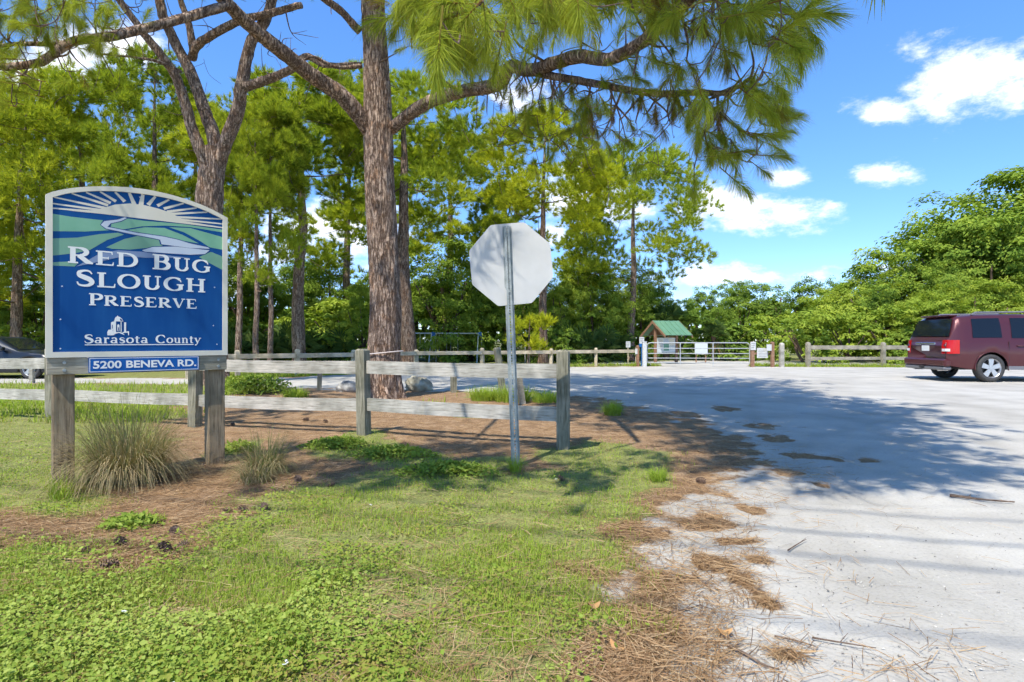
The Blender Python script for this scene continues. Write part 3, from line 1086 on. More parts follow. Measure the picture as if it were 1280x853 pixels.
def word(text, u0, u1, v0, hcap, first=1.12, track=0.06):
    """one mesh for each letter"""
    adv, x = [], 0
    for k, ch in enumerate(text):
        s = first if k == 0 else 1.0
        adv.append((x, s))
        x += (GLY[ch][1] + track) * s
    sx = (u1 - u0) / (x - track)
    for (xo, s), ch in zip(adv, text):
        mb = MB()
        for q_, (pts, w) in enumerate(GLY[ch][0]):
            p = np.c_[u0 + (pts[:, 0] * s + xo) * sx, v0 + Z0 + pts[:, 1] * s * hcap]
            ribbon(mb, p, w * (sx + hcap) / 2 * s * 1.42, -0.0032 - 0.00012 * q_)
        mb.build('letter', MAT['letter'], panel)


word('RED', 0.131, 0.606, 0.750, 0.112)
word('BUG', 0.707, 1.171, 0.748, 0.112)
word('SLOUGH', 0.180, 1.130, 0.570, 0.116, 1.1)
word('PRESERVE', 0.268, 1.056, 0.420, 0.082, 1.14)
word('Sarasota', 0.238, 0.680, 0.112, 0.070, 1.0)
word('County', 0.735, 1.087, 0.112, 0.070, 1.0)
mb = MB()
sheet(mb, [(0.244, 0.096), (1.028, 0.096), (1.028, 0.103), (0.244, 0.103)], -0.0032)
mb.build('underline', MAT['letter'], panel)
# the domed tower emblem over the county name
mb = MB()
sheet(mb, [(0.393, 0.177), (0.436, 0.177), (0.436, 0.21), (0.43, 0.21), (0.43, 0.226), (0.400, 0.222), (0.393, 0.205)], -0.0030)
sheet(mb, [(0.432, 0.20), (0.452, 0.20), (0.452, 0.292), (0.444, 0.292), (0.426, 0.288), (0.418, 0.282), (0.418, 0.226), (0.432, 0.224)], -0.0032)
sheet(mb, [(0.438, 0.292), (0.502, 0.292), (0.494, 0.314), (0.480, 0.328), (0.466, 0.334), (0.464, 0.342), (0.459, 0.334), (0.446, 0.322)], -0.0034)
sheet(mb, [(0.484, 0.205), (0.490, 0.205), (0.490, 0.290), (0.484, 0.290)], -0.0036)
sheet(mb, [(0.508, 0.205), (0.522, 0.205), (0.522, 0.286), (0.508, 0.286)], -0.0038)
sheet(mb, [(0.460, 0.215), (0.476, 0.215), (0.476, 0.262), (0.468, 0.270), (0.460, 0.262)], -0.0040)
sheet(mb, [(0.436, 0.199), (0.470, 0.206), (0.50, 0.197), (0.512, 0.180), (0.496, 0.186), (0.470, 0.198), (0.45, 0.190), (0.436, 0.180)], -0.0042)
sheet(mb, [(0.498, 0.205), (0.542, 0.212), (0.542, 0.178), (0.536, 0.178), (0.534, 0.200), (0.498, 0.197)], -0.0044)
mb.build('tower_emblem', MAT['letter'], panel)
for poly in ([(0.4645, 0.217), (0.4715, 0.217), (0.4715, 0.240), (0.468, 0.246), (0.4645, 0.240)], [(0.424, 0.232), (0.429, 0.232), (0.429, 0.266), (0.424, 0.262)],
             [(0.482, 0.298), (0.497, 0.296), (0.490, 0.312), (0.478, 0.318)]):
    mb = MB()
    sheet(mb, poly, -0.0046)
    mb.build('emblem_opening', MAT['navy'], panel)
for u, v in ((0.09, 0.30), (0.10, 0.56), (1.19, 0.27), (1.20, 0.62), (0.09, 0.07), (1.22, 0.10), (0.62, 1.345)):
    a = np.linspace(0, 2 * math.pi, 9)[:-1]
    mb = MB()
    sheet(mb, np.c_[u + 0.006 * np.cos(a), v + 0.006 * np.sin(a)], -0.0022)
    mb.build('screw_head', MAT['lilac'], panel)
# beam, posts and the street number plate
mb = bbox(MB(), 0.004, SW - 0.004, 0.0, 0.045, Z0 - 0.134, Z0 - 0.003, 0.004)
mb.build('cross_beam', MAT['beam'], sgn)
for u in (0.115, SW - 0.075):
    mb = bbox(MB(), u - 0.07, u + 0.07, 0.048, 0.188, -0.25, Z0 + 1.12, 0.008)
    mb.build('post', MAT['post'], sgn)
for u in (0.115, SW - 0.075):
    for dz in (-0.04, -0.1):
        lathe(MB(), [(0.0, 0.006), (0.011, 0.006), (0.013, 0.0)], 10, Matrix.Translation((u, 0.0, Z0 + dz)) @ Matrix.Rotation(R(90), 4, 'X')).build('bolt_head', MAT['galv'], sgn)
PU0, PU1, PV0, PV1 = 0.268, 1.068, -0.126, -0.004
mb = MB()
slab(mb, [(PU0, PV0), (PU1, PV0), (PU1, PV1), (PU0, PV1)], -0.018, -0.001)
nump = mb.build('number_plate', MAT['plate_blue'], sgn)
mb = MB()
for a, b, c, d in ((PU0 + .005, PU1 - .005, PV0 + .005, PV0 + .0095), (PU0 + .005, PU1 - .005, PV1 - .0095, PV1 - .005),
                   (PU0 + .005, PU0 + .0095, PV0 + .0098, PV1 - .0098), (PU1 - .0095, PU1 - .005, PV0 + .0098, PV1 - .0098)):
    sheet(mb, [(a, c), (b, c), (b, d), (a, d)], -0.0186)
mb.build('border', MAT['letter'], nump)
cu = bpy.data.curves.new('number_text', 'FONT')
cu.body = '5200 BENEVA RD.'
cu.size = 0.1
cu.offset = 0.0028
cu.extrude = 0.0006
tmp = bpy.data.objects.new('number_text', cu)
col.objects.link(tmp)
bpy.context.view_layer.update()
tme = bpy.data.meshes.new_from_object(tmp.evaluated_get(bpy.context.evaluated_depsgraph_get()))
bpy.data.objects.remove(tmp)
co = np.zeros(len(tme.vertices) * 3)
tme.vertices.foreach_get('co', co)
co = co.reshape(-1, 3)
lo, hi = co.min(0), co.max(0)
u = 0.296 + (co[:, 0] - lo[0]) / (hi[0] - lo[0]) * (1.045 - 0.296)
v = -0.094 + (co[:, 1] - lo[1]) / (hi[1] - lo[1]) * 0.062
tme.vertices.foreach_set('co', np.c_[u, -0.0196 - co[:, 2], v + Z0].astype(np.float32).ravel())
tme.update()
tme.materials.clear()
tme.materials.append(MAT['letter'])
place('lettering', tme, nump)

# ------------------------------------------------------------------ near rail fence
FP = [np.array(p) for p in ((0.55, 6.18), (-1.82, 7.08), (-4.26, 7.74), (-6.70, 8.40), (-9.15, 9.05))]
fo = FP[0]
fence = thing('rail_fence', 'weathered two-rail wooden fence running behind the blue sign', 'fence', (fo[0], fo[1], 0))


def local_frame(a, b, o):
    d = (b - a) / np.linalg.norm(b - a)
    M = np.eye(4)
    M[:3, 0], M[:3, 1], M[:3, 2] = (d[0], d[1], 0), (-d[1], d[0], 0), (0, 0, 1)
    M[:3, 3] = (a[0] - o[0], a[1] - o[1], 0)
    return Matrix(M.tolist()), np.linalg.norm(b - a)


def post_mesh(w, h, chamfer=0.02, jitter=0.0):
    """square post with a chamfered, slightly uneven top"""
    mb = MB()
    a = w / 2
    rings = []
    for z, s in ((-0.3, 1), (h * 0.5, 1 - jitter * .5), (h - chamfer, 1), (h, 1 - chamfer / a)):
        rings.append([(sx * a * s, sy * a * s, z) for sx, sy in ((-1, -1), (1, -1), (1, 1), (-1, 1))])
    V = np.array(rings).reshape(-1, 3)
    F_ = []
    for k in range(len(rings) - 1):
        for e in range(4):
            F_.append([k * 4 + e, k * 4 + (e + 1) % 4, k * 4 + 4 + (e + 1) % 4, k * 4 + 4 + e])
    F_.append([len(V) - 4, len(V) - 3, len(V) - 2, len(V) - 1])
    return mb.add(V, np.array(F_))


pm = post_mesh(0.125, 1.055, 0.022).mesh('fence_post', MAT['fence_post'])
for k, p in enumerate(FP):
    d = FP[min(k + 1, 4)] - FP[max(k - 1, 0)]
    place('post', pm, fence, (p[0] - fo[0], p[1] - fo[1], 0), (0, R((0, 1.2, -.8, .5, 0)[k]), math.atan2(d[1], d[0]) + R((6, -4, 0, 5, 0)[k])))
for k in range(4):
    M, L_ = local_frame(FP[k], FP[k + 1], fo)
    for z0, z1, dz in ((0.748, 0.905, 0.006), (0.286, 0.440, -0.004)):
        mb = MB()
        xs = np.linspace(0.05, L_ - 0.05, 9)
        sag = -0.012 * np.sin(np.linspace(0, math.pi, 9)) + (rng.random() - .5) * 0.03 * np.linspace(0, 1, 9)
        V, Fq = [], []
        for x, s in zip(xs, sag):
            V += [(x, -0.019, z0 + s), (x, 0.019, z0 + s), (x, 0.019, z1 + s), (x, -0.019, z1 + s)]
        for m in range(8):
            for e in range(4):
                Fq.append([m * 4 + e, m * 4 + (e + 1) % 4, m * 4 + 4 + (e + 1) % 4, m * 4 + 4 + e])
        Fq += [[3, 2, 1, 0], [32, 33, 34, 35]]
        mb.add(V, np.array(Fq))
        o = mb.build('rail', MAT['rail'], fence)
        o.matrix_local = M

# ------------------------------------------------------------------ stop sign seen from behind
ss = thing('stop_sign', 'bare aluminium back of an octagonal road sign on a perforated steel post', 'sign', (0.036, 5.25, 0))
lean = Matrix.Rotation(R(-2.2), 4, 'Y')
H = 2.20
mb = MB()
# U-channel: back web with a row of square holes, two flanges and lips
hw, hh, pitch = 0.0055, 0.0075, 0.0254
for sx in (-1, 1):
    box(mb, *sorted((sx * hw, sx * 0.020)), -0.004, 0.0, -0.4, H)
    box(mb, *sorted((sx * 0.020, sx * 0.024)), -0.004, 0.028, -0.4, H)
    box(mb, *sorted((sx * 0.0242, sx * 0.040)), 0.024, 0.028, -0.4, H)
z = -0.4
box(mb, -hw, hw, -0.004, 0, -0.4, 0.02)
k = 0
z = 0.02
while z < H - 0.03:
    box(mb, -hw, hw, -0.0038, -0.0002, z + 2 * hh, z + pitch)
    z += pitch
    k += 1
pole = mb.build('post', MAT['galv'], ss)
pole.matrix_local = lean
mb = MB()
a = np.radians(22.5 + 45 * np.arange(8))
rad = 0.747 / 2 / math.cos(R(22.5))
a0 = np.radians(np.arange(8) * 45 + 22.5)
poly = []
for t in a0:                                   # rounded corners
    for e in (-0.06, 0, 0.06):
        poly.append((rad * (0.985 if e else 0.993) * math.cos(t + e * 0.7), rad * (0.985 if e else 0.993) * math.sin(t + e * 0.7)))
prism(mb, poly, 0.0, 0.003)
M = lean @ Matrix.Translation((0.028, 0.033, 1.856)) @ Matrix.Rotation(R(2), 4, 'Z') @ Matrix.Rotation(R(90 - 1.0), 4, 'X') @ Matrix.Rotation(R(3.2), 4, 'Z')
pl = mb.build('octagon_plate', MAT['alu'], ss)
pl.matrix_local = M
for z in (1.60, 2.11):
    mb = lathe(MB(), [(0, 0.010), (0.008, 0.010), (0.008, 0.0)], 8, lean @ Matrix.Translation((0, -0.004, z)) @ Matrix.Rotation(R(90), 4, 'X'))
    mb.build('bolt', MAT['galv'], ss)

# ------------------------------------------------------------------ pines
def needle_tuft(n, length, width, shoot, spread=(18, 75), droop=0.25, segs=2, seed=0):
    """needles round a short shoot along +z; local -x is down. Returns V, F, tint"""
    r = np.random.default_rng(seed)
    s = r.random(n) ** 0.7
    base = np.c_[np.zeros(n), np.zeros(n), s * shoot]
    az = r.random(n) * 2 * math.pi
    ti = np.radians(spread[1] + (spread[0] - spread[1]) * s + r.normal(0, 9, n))
    D = np.c_[np.sin(ti) * np.cos(az), np.sin(ti) * np.sin(az), np.cos(ti)]
    L = length * (0.75 + 0.35 * r.random(n))
    W = np.cross(D, rand_dirs(n, r))
    W /= np.linalg.norm(W, axis=1)[:, None] + 1e-9
    down = np.array([-1.0, 0, 0])
    if segs == 2:
        mid = base + D * (L * 0.5)[:, None] + down * (droop * L * 0.13)[:, None]
        tip = base + D * (L * 0.96)[:, None] + down * (droop * L * 0.55)[:, None]
        hw = W * width / 2
        V = np.stack([base - hw, base + hw, mid + hw, mid - hw, tip], 1).reshape(-1, 3)
        k = np.arange(n) * 5
        Fs = [np.stack([k, k + 1, k + 2, k + 3], -1), np.stack([k + 3, k + 2, k + 4], -1)]
        t1 = np.clip(r.normal(0.55, 0.17, n), 0.12, 1)
        return V, Fs, np.r_[t1, t1]
    tip = base + D * L[:, None] + down * (droop * L * 0.5)[:, None]
    hw = W * width / 2
    V = np.stack([base - hw, base + hw, tip], 1).reshape(-1, 3)
    k = np.arange(n) * 3
    return V, [np.stack([k, k + 1, k + 2], -1)], np.clip(r.normal(0.55, 0.2, n), 0.1, 1)


def scatter(mb, src, pos, dirs, scale=1.0, tshift=0.0, roll=True, nrm=None):
    """many copies of one small shape joined into a mesh builder"""
    V, Fs, T = src
    K = len(pos)
    if K == 0:
        return
    B = basis(dirs)
    if nrm is not None:                        # leaf blades face along nrm
        Nn = nrm / (np.linalg.norm(nrm, axis=1)[:, None] + 1e-9)
        Zz = dirs - Nn * np.sum(dirs * Nn, 1)[:, None]
        Zz = Zz / (np.linalg.norm(Zz, axis=1)[:, None] + 1e-9)
        B = np.stack([np.cross(Nn, Zz), Nn, Zz], -1)
    elif roll:
        a = rng.random(K) * 2 * math.pi
        c, s = np.cos(a), np.sin(a)
        X, Y = B[:, :, 0] * c[:, None] + B[:, :, 1] * s[:, None], -B[:, :, 0] * s[:, None] + B[:, :, 1] * c[:, None]
        B = np.stack([X, Y, B[:, :, 2]], -1)
    sc = np.broadcast_to(np.asarray(scale, float), (K,))
    W = np.einsum('kij,nj->kni', B, V) * sc[:, None, None] + np.asarray(pos)[:, None]
    n = len(V)
    off = (np.arange(K) * n)[:, None, None]
    F_ = [(f[None] + off).reshape(-1, f.shape[1]) for f in Fs]
    ts = np.broadcast_to(np.asarray(tshift, float), (K,))
    tt, c = [], 0
    for f in Fs:
        tt.append((T[c:c + len(f)][None] + ts[:, None]).ravel())
        c += len(f)
    for f, t in zip(F_, tt):
        mb.F.append(f + mb.n)
        mb.T.append(np.clip(t, 0, 1))
    mb.V.append(W.reshape(-1, 3))
    mb.n += K * n


class Skeleton:
    """limbs first, then twigs that each grow from the nearest wood already there"""
    def __init__(self):
        self.pts, self.rad = np.zeros((0, 3)), np.zeros(0)

    def limb(self, mb, pts, r0, r1, seg=10, n=6, rough=0.12, wob=0.0, t=0.5):
        P_ = catmull(pts, n)
        if wob:
            P_ = P_ + np.cumsum(rng.normal(0, wob, P_.shape), 0) * np.linspace(0, 1, len(P_))[:, None]
        r = np.linspace(r0, r1, len(P_))
        tube(mb, P_, r, seg, t, rough)
        self.pts = np.vstack([self.pts, P_])
        self.rad = np.r_[self.rad, r]
        return P_

    def twig(self, mb, target, rmax=0.03, tip=0.004, sag=0.12, seg=5, n=4, curl=0.12, minr=0.012):
        d = np.linalg.norm(self.pts - target, axis=1)
        d = d + 0.25 * np.maximum(0, target[2] - self.pts[:, 2]) * 0
        k = int(np.argmin(d + np.where(self.rad < minr, 0.15, 0)))
        a = self.pts[k]
        L = np.linalg.norm(target - a)
        if L < 0.02:
            return np.array([0, 0, 1.0])
        mid = (a + target) / 2 + rng.normal(0, curl * L, 3) * 0.6 + np.array([0, 0, -sag * L])
        P_ = catmull([a, mid, target], n)
        r0 = min(rmax, self.rad[k] * 0.75, 0.008 + 0.016 * L)
        tube(mb, P_, np.linspace(max(r0, tip), tip, len(P_)), seg, rng.random(), 0.1, cap=False)
        self.pts = np.vstack([self.pts, P_[1:]])
        self.rad = np.r_[self.rad, np.linspace(max(r0, tip), tip, len(P_))[1:]]
        e = P_[-1] - P_[-2]
        return e / (np.linalg.norm(e) + 1e-9)


def trunk_mesh(P_, rad, seg=40, flute=0.06, plates=0.05, flare=0.5, buttress=5, seed=0):
    """a bole with bark plates standing proud of the furrows and a flared, buttressed foot"""
    r = np.random.default_rng(seed)
    L = np.r_[0, np.cumsum(np.linalg.norm(np.diff(P_, axis=0), axis=1))]
    n = max(int(L[-1] / 0.045), 20)
    s = np.linspace(0, L[-1], n)
    C = np.c_[[np.interp(s, L, P_[:, k]) for k in range(3)]].T
    rr = np.interp(s, L, rad)
    a = np.arange(seg) * 2 * math.pi / seg
    A, S = np.meshgrid(a, s)
    fu = fbm(A / (2 * math.pi) * 22 + 0.35 * np.sin(S * 3.1), S * 1.6, 3, seed)
    fu = np.abs(fu - 0.5) * 2
    big = fbm(np.cos(A) * 1.5 + 5, np.sin(A) * 1.5 + S * 0.7, 2, seed + 5) - 0.5
    foot = np.exp(-S / 0.28) * (flare + 0.45 * np.maximum(0, np.sin(A * buttress + seed)) ** 2)
    Rr = rr[:, None] * (1 + plates * (np.clip(fu * 3, 0, 1) - 0.5) + flute * big * 2 + foot)
    V = C[:, None] + np.stack([np.cos(A) * Rr, np.sin(A) * Rr, np.zeros_like(A)], -1)
    i = np.arange(n - 1)[:, None] * seg
    j = np.arange(seg)[None]
    k = (j + 1) % seg
    return MB().add(V.reshape(-1, 3), np.stack([i + j, i + k, i + seg + k, i + seg + j], -1).reshape(-1, 4))


def in_frame(p, ylim=25):
    if p[1] < 0.6:
        return False
    x, y = 640 + p[0] / p[1] * F, 426.5 - (p[2] - CAM_H) / p[1] * F
    return -40 < x < 1320 and y > ylim


# --- the near pine: furrowed bole, forks about 5.5 m up, limbs reaching out over the drive
PB = np.array([-2.62, 11.6, 0.0])
pine = thing('pine_tree', 'big near pine with furrowed brown trunk and limbs overhanging the drive', 'tree', tuple(PB))
TR = np.array([at(481, 500, 11.6), at(480, 440, 11.6), at(482, 380, 11.6), at(478, 300, 11.6), at(474, 220, 11.6), at(473, 160, 11.6), at(470, 80, 11.5), at(466, 0, 11.4),
               (-2.7, 11.3, 9.6), (-2.5, 11.1, 11.4)])
TR[0][2] = -0.1
trd = np.array([.33, .315, .30, .29, .28, .295, .24, .22, .155, .05])
Pt = catmull(TR, 8)
trunk_mesh(Pt, np.interp(np.linspace(0, 1, len(Pt)), np.linspace(0, 1, len(trd)), trd), 56, 0.05, 0.10, 0.22, 6, 3).build('trunk', MAT['bark'], pine, PB, True)
sk = Skeleton()
sk.pts, sk.rad = Pt[Pt[:, 2] > 4.5], np.full((Pt[:, 2] > 4.5).sum(), 0.25)


def limb_part(S, pts, r0, r1, seg=12, name='limb', mat='bark', par=None, org=None, wob=0.0):
    mb = MB()
    S.limb(mb, pts, r0, r1, seg, 7, 0.16, wob)
    return mb.build(name, MAT[mat], par or pine, PB if org is None else org, True)


limb_part(sk, [at(466, 168, 11.6), at(430, 122, 11.2), at(390, 94, 10.8), at(350, 63, 10.3), at(312, 32, 9.8), at(275, -6, 9.2), at(225, -60, 8.4), at(170, -90, 7.4)], .17, .07, wob=.008)
limb_part(sk, [at(488, 162, 11.6), at(530, 131, 10.8), at(576, 115, 9.7), at(622, 106, 8.4), at(640, 84, 8.0), at(668, 88, 7.4), at(722, 72, 6.5), at(762, 74, 5.9), at(803, 54, 5.2), at(846, 22, 4.6), at(874, -4, 4.2), at(905, -30, 3.9)], .125, .03, wob=.006)
limb_part(sk, [at(664, 90, 7.45), at(705, 98, 6.9), at(752, 106, 6.3), at(812, 118, 5.6), at(866, 114, 5.1), at(905, 112, 4.8), at(938, 95, 4.5)], .052, .016, 9, wob=.008)
limb_part(sk, [at(286, 6, 9.3), at(222, 25, 8.6), at(150, 43, 7.8), at(90, 54, 7.2), at(52, 78, 6.9), at(0, 84, 6.6), at(-60, 80, 6.3)], .075, .035, 9, wob=.006)
limb_part(sk, [at(150, 43, 7.8), at(95, 52, 7.3), at(40, 52, 6.9), at(-30, 50, 6.5)], .04, .02, 8, wob=.008)
limb_part(sk, [at(450, 40, 11.5), at(425, 14, 11.2), at(395, -6, 10.9), at(350, -40, 10.4)], .08, .05, 9, wob=.006)
limb_part(sk, [at(452, 83, 11.5), at(420, 84, 11.2), at(392, 72, 10.9), at(378, 76, 10.7)], .045, .02, 8, wob=.006)
limb_part(sk, [(-2.65, 11.3, 8.2), (-1.6, 9.2, 8.0), (-0.8, 7.0, 7.0), (-0.3, 5.2, 5.6), (0.0, 4.0, 4.4)], .13, .03)
limb_part(sk, [(-1.6, 9.2, 8.0), (-2.2, 6.0, 6.8), (-2.2, 3.6, 5.4)], .07, .02)
limb_part(sk, [(-2.6, 11.2, 9.0), (0.0, 9.6, 9.2), (2.6, 7.8, 8.6), (4.6, 6.2, 7.4)], .13, .03)
limb_part(sk, [(-2.6, 11.2, 8.6), (-0.6, 10.6, 9.0), (1.8, 10.4, 9.2), (4.0, 10.2, 8.8)], .12, .03)
limb_part(sk, [(-2.6, 11.2, 9.4), (-4.6, 10.0, 9.8), (-6.4, 8.6, 9.0)], .11, .03)
limb_part(sk, [(-0.8, 7.0, 7.0), (0.8, 5.0, 6.0), (2.2, 3.4, 5.0)], .06, .02)
limb_part(sk, [(2.6, 7.8, 8.6), (3.4, 5.2, 7.2), (3.8, 3.6, 6.0)], .06, .02)

TUFT = []
for s in range(6):
    mb = MB()
    V_, F_, T_ = needle_tuft(270, 0.225, 0.0030, 0.24, (8, 72), 0.35 + 0.25 * (s % 3), 2, 100 + s)
    if s == 4:
        T_ = T_ * 0.25                         # a tuft turning brown
    if s == 5:
        T_ = T_ * 0.75 + 0.28                  # fresh yellow-green
    mb.add(V_, F_, T_)
    # the shoot itself, scaly with old needle bases
    n_ = 70
    z_ = rng.random(n_) * 0.2
    tube(mb, [(0, 0, -0.12), (0, 0, 0.1), (0, 0, 0.21)], [0.006, 0.006, 0.003], 5, 0.02)
    TUFT.append(mb.mesh('needle_tuft', MAT['needles']))

# where tufts hang in the photograph: x, y, depth, shoot direction (right, away, up), size, kind
VT = [(1000, 18, 3.7, (.8, -.2, -.1), 1.0, 0), (985, 45, 3.7, (.6, -.3, -.6), 1.0, 1), (960, 5, 3.9, (.3, -.2, .2), 1.0, 5), (930, 110, 4.1, (.3, -.2, -.9), 1.0, 5),
      (950, 130, 4.0, (.7, -.2, -.7), 1.0, 5), (905, 60, 4.2, (.1, -.3, -.9), .95, 4), (880, 20, 4.2, (0, -.2, -1), .95, 4), (920, 25, 4.0, (.2, -.3, -.9), 1.0, 5),
      (968, 150, 4.3, (.9, .1, .35), .8, 2), (905, 170, 4.5, (.2, -.2, -.9), .85, 2), (925, 190, 4.5, (.8, 0, .1), .8, 2), (918, 225, 4.6, (.7, 0, -.6), .8, 1),
      (868, 225, 4.8, (0, -.1, -1), .8, 1), (885, 185, 4.6, (.2, 0, -.9), .8, 2), (845, 10, 4.6, (-.2, -.2, -.9), 1.0, 0), (815, 5, 4.8, (-.1, -.3, -1), 1.0, 0),
      (790, 85, 5.3, (.3, -.3, -.7), .9, 2), (800, 100, 5.2, (.7, -.2, -.3), .9, 2), (845, 85, 5.0, (.2, -.2, -.8), .9, 3), (745, 35, 5.8, (-.2, -.3, .3), 1.0, 3),
      (700, 20, 6.0, (-.3, -.2, -.6), 1.0, 0), (660, 10, 6.4, (.1, -.3, -.9), 1.1, 0), (630, 20, 6.6, (-.1, -.2, -.9), 1.1, 3), (575, 35, 3.15, (-.1, -.2, -1), 1.0, 0),
      (590, 55, 3.15, (.2, -.2, -1), 1.0, 5), (540, 20, 3.15, (-.6, -.2, -.5), 1.0, 2), (520, 5, 3.25, (-.7, -.1, -.2), 1.0, 2), (560, 10, 3.25, (-.2, -.3, -.7), 1.0, 0),
      (615, 20, 3.35, (.5, -.2, -.8), 1.0, 0), (640, 5, 3.45, (.3, -.2, -.9), 1.0, 5), (680, 0, 3.55, (0, -.2, -1), 1.0, 2), (720, 5, 3.65, (.2, -.2, -.9), .95, 3),
      (590, 95, 9.0, (.1, -.2, -.9), 1.0, 3), (615, 82, 8.4, (-.3, -.2, .5), 1.0, 1), (690, 130, 6.9, (0, -.1, -1), .9, 2), (735, 130, 6.4, (.2, -.2, -.8), .9, 2),
      (645, 165, 7.4, (-.8, -.1, .3), .85, 1), (672, 158, 7.2, (-.3, -.1, .4), .85, 2), (700, 168, 7.0, (.5, -.1, .2), .85, 1), (685, 185, 7.0, (0, -.2, -.8), .8, 1),
      (750, 195, 6.6, (.3, 0, -.8), .8, 1), (780, 175, 6.2, (.5, 0, -.5), .75, 2), (735, 160, 6.6, (-.2, -.1, -.9), .8, 3), (765, 140, 6.2, (.2, -.1, -.9), .85, 4),
      (820, 140, 5.4, (.1, -.1, -1), .8, 4), (860, 145, 5.0, (.2, -.1, -.9), .8, 4), (715, 105, 6.6, (0, -.2, -1), .8, 4), (650, 110, 7.6, (0, 0, -1), .8, 4),
      (20, 15, 6.4, (-.2, -.2, -.8), 1.0, 2), (45, 25, 6.6, (.3, -.3, -.8), 1.0, 0), (75, 10, 6.8, (.4, -.2, -.4), 1.0, 2), (100, 30, 7.0, (.6, -.2, -.2), 1.0, 1),
      (130, 35, 7.4, (.3, -.2, .5), 1.0, 0), (160, 62, 7.6, (.9, -.1, -.2), .9, 1), (120, 58, 7.3, (.5, -.2, -.7), .9, 2), (60, 45, 6.8, (.2, -.3, -.8), .95, 0),
      (10, 60, 6.4, (-.6, -.2, -.5), .9, 2), (5, 130, 6.2, (-.8, 0, .2), .9, 2), (0, 100, 6.2, (-.9, 0, -.2), .9, 1), (35, 5, 6.3, (-.3, -.2, .4), 1.0, 5),
      (-20, 20, 6.2, (-.6, -.2, -.4), 1.0, 0), (90, -10, 6.9, (.2, -.2, -.3), 1.0, 0), (180, 25, 8.0, (.3, 0, .6), .8, 1), (505, 60, 10.8, (-.6, 0, -.2), .8, 1)]
tw = MB()
rv = np.random.default_rng(11)
allT = list(VT)
for k in range(255):                            # more of the same between them
    b_ = VT[rv.integers(len(VT))]
    ju, jv = rv.normal(0, 26), rv.normal(-6, 20)
    x_, y_ = b_[0] + ju, b_[1] + jv
    if x_ > 1020 or (x_ > 1005 and y_ > 40) or (y_ > 215 and x_ > 800) or (x_ > 985 and y_ > 70) or (150 < x_ < 480) or (380 < x_ < 520 and y_ > 40):
        continue
    if 600 < x_ < 880 and rv.random() < (0.45 if y_ > 95 else 0.5 if y_ > 35 else 0.1):
        continue
    d_ = np.array(b_[3]) + rv.normal(0, .35, 3)
    allT.append((x_, y_, b_[2] + rv.normal(0, .25), tuple(d_), b_[4] * rv.uniform(.8, 1.05), int(rv.choice([0, 1, 2, 3, 5, b_[5]]))))
order = sorted(range(len(allT)), key=lambda k: np.linalg.norm(at(*allT[k][:3]) - np.array([-2.6, 11.6, 6])))
for k in order:
    x_, y_, z_, d_, s_, m_ = allT[k]
    p = at(x_, y_, z_)
    d_ = np.array(d_, float)
    d_ /= np.linalg.norm(d_)
    q_ = p - d_ * 0.12 * s_
    sk.twig(tw, q_, 0.02, 0.005, 0.10, 5, 5, 0.16)
    B = basis(d_)[0]
    s_ *= rv.uniform(.62, .98)
    o = place('needle_tuft', TUFT[m_], pine, tuple(q_ - PB + d_ * 0.03), Matrix(B.tolist()).to_euler(), (s_,) * 3)
for k in range(34):                             # small dead brown tufts caught along the right limb
    x_ = rv.uniform(610, 905)
    y_ = 92 + (x_ - 610) * 0.10 + abs(rv.normal(0, 22))
    z_ = np.interp(x_, [585, 660, 760, 905], [9.4, 7.5, 6.1, 4.8]) + rv.normal(0, .15)
    p = at(x_, y_, z_)
    sk.twig(tw, p, 0.012, 0.004, 0.15, 4, 4, 0.2)
    d_ = np.array([rv.normal(0, .4), rv.normal(0, .3), -1.0])
    place('needle_tuft', TUFT[4], pine, tuple(p - PB), Matrix(basis(d_)[0].tolist()).to_euler(), (rv.uniform(.4, .62),) * 3)
extra_p, extra_d, extra_s = [], [], []          # finer sprays between the big tufts
for k in range(330):
    b_ = VT[rv.integers(len(VT))]
    x_, y_ = b_[0] + rv.normal(0, 34), b_[1] + rv.normal(-10, 26)
    if x_ > 985 or (y_ > 200 and x_ > 800) or (x_ > 985 and y_ > 90) or (150 < x_ < 490) or (y_ > 130 and rv.random() < .6):
        continue
    d_ = np.array(b_[3]) + rv.normal(0, .5, 3)
    d_ /= np.linalg.norm(d_)
    p = at(x_, y_, b_[2] + rv.normal(.2, .3))
    sk.twig(tw, p, 0.014, 0.004, 0.12, 4, 5, 0.2)
    extra_p.append(p)
    extra_d.append(d_)
mbx = MB()
scatter(mbx, needle_tuft(120, 0.21, 0.0032, 0.22, (8, 70), 0.5, 2, 301), np.array(extra_p), np.array(extra_d), rv.uniform(.6, .95, len(extra_p)), rv.normal(.02, .14, len(extra_p)), roll=False)
mbx.build('needle_sprays', MAT['needles'], pine, PB)['kind'] = 'stuff'
# bare curling twigs and dead brush hanging under the right limb
for k in range(130):
    x_ = rv.uniform(585, 900)
    y_ = 100 + (x_ - 585) * 0.16 + abs(rv.normal(0, 38))
    z_ = np.interp(x_, [585, 660, 760, 900], [9.4, 7.5, 6.1, 4.8]) + rv.normal(0, .25)
    sk.twig(tw, at(x_, y_, z_), 0.012, 0.0025, 0.25, 4, 6, 0.30)
for k in range(40):
    x_, y_ = rv.uniform(100, 460), rv.uniform(-10, 130)
    z_ = np.interp(x_, [100, 280, 460], [7.4, 9.3, 11.4])
    if np.min(np.linalg.norm(sk.pts - at(x_, y_, z_), axis=1)) < 0.7:
        sk.twig(tw, at(x_, y_, z_), 0.012, 0.003, 0.2, 4, 6, 0.3)
tw.build('twigs', MAT['twig'], pine, PB)['kind'] = 'stuff'

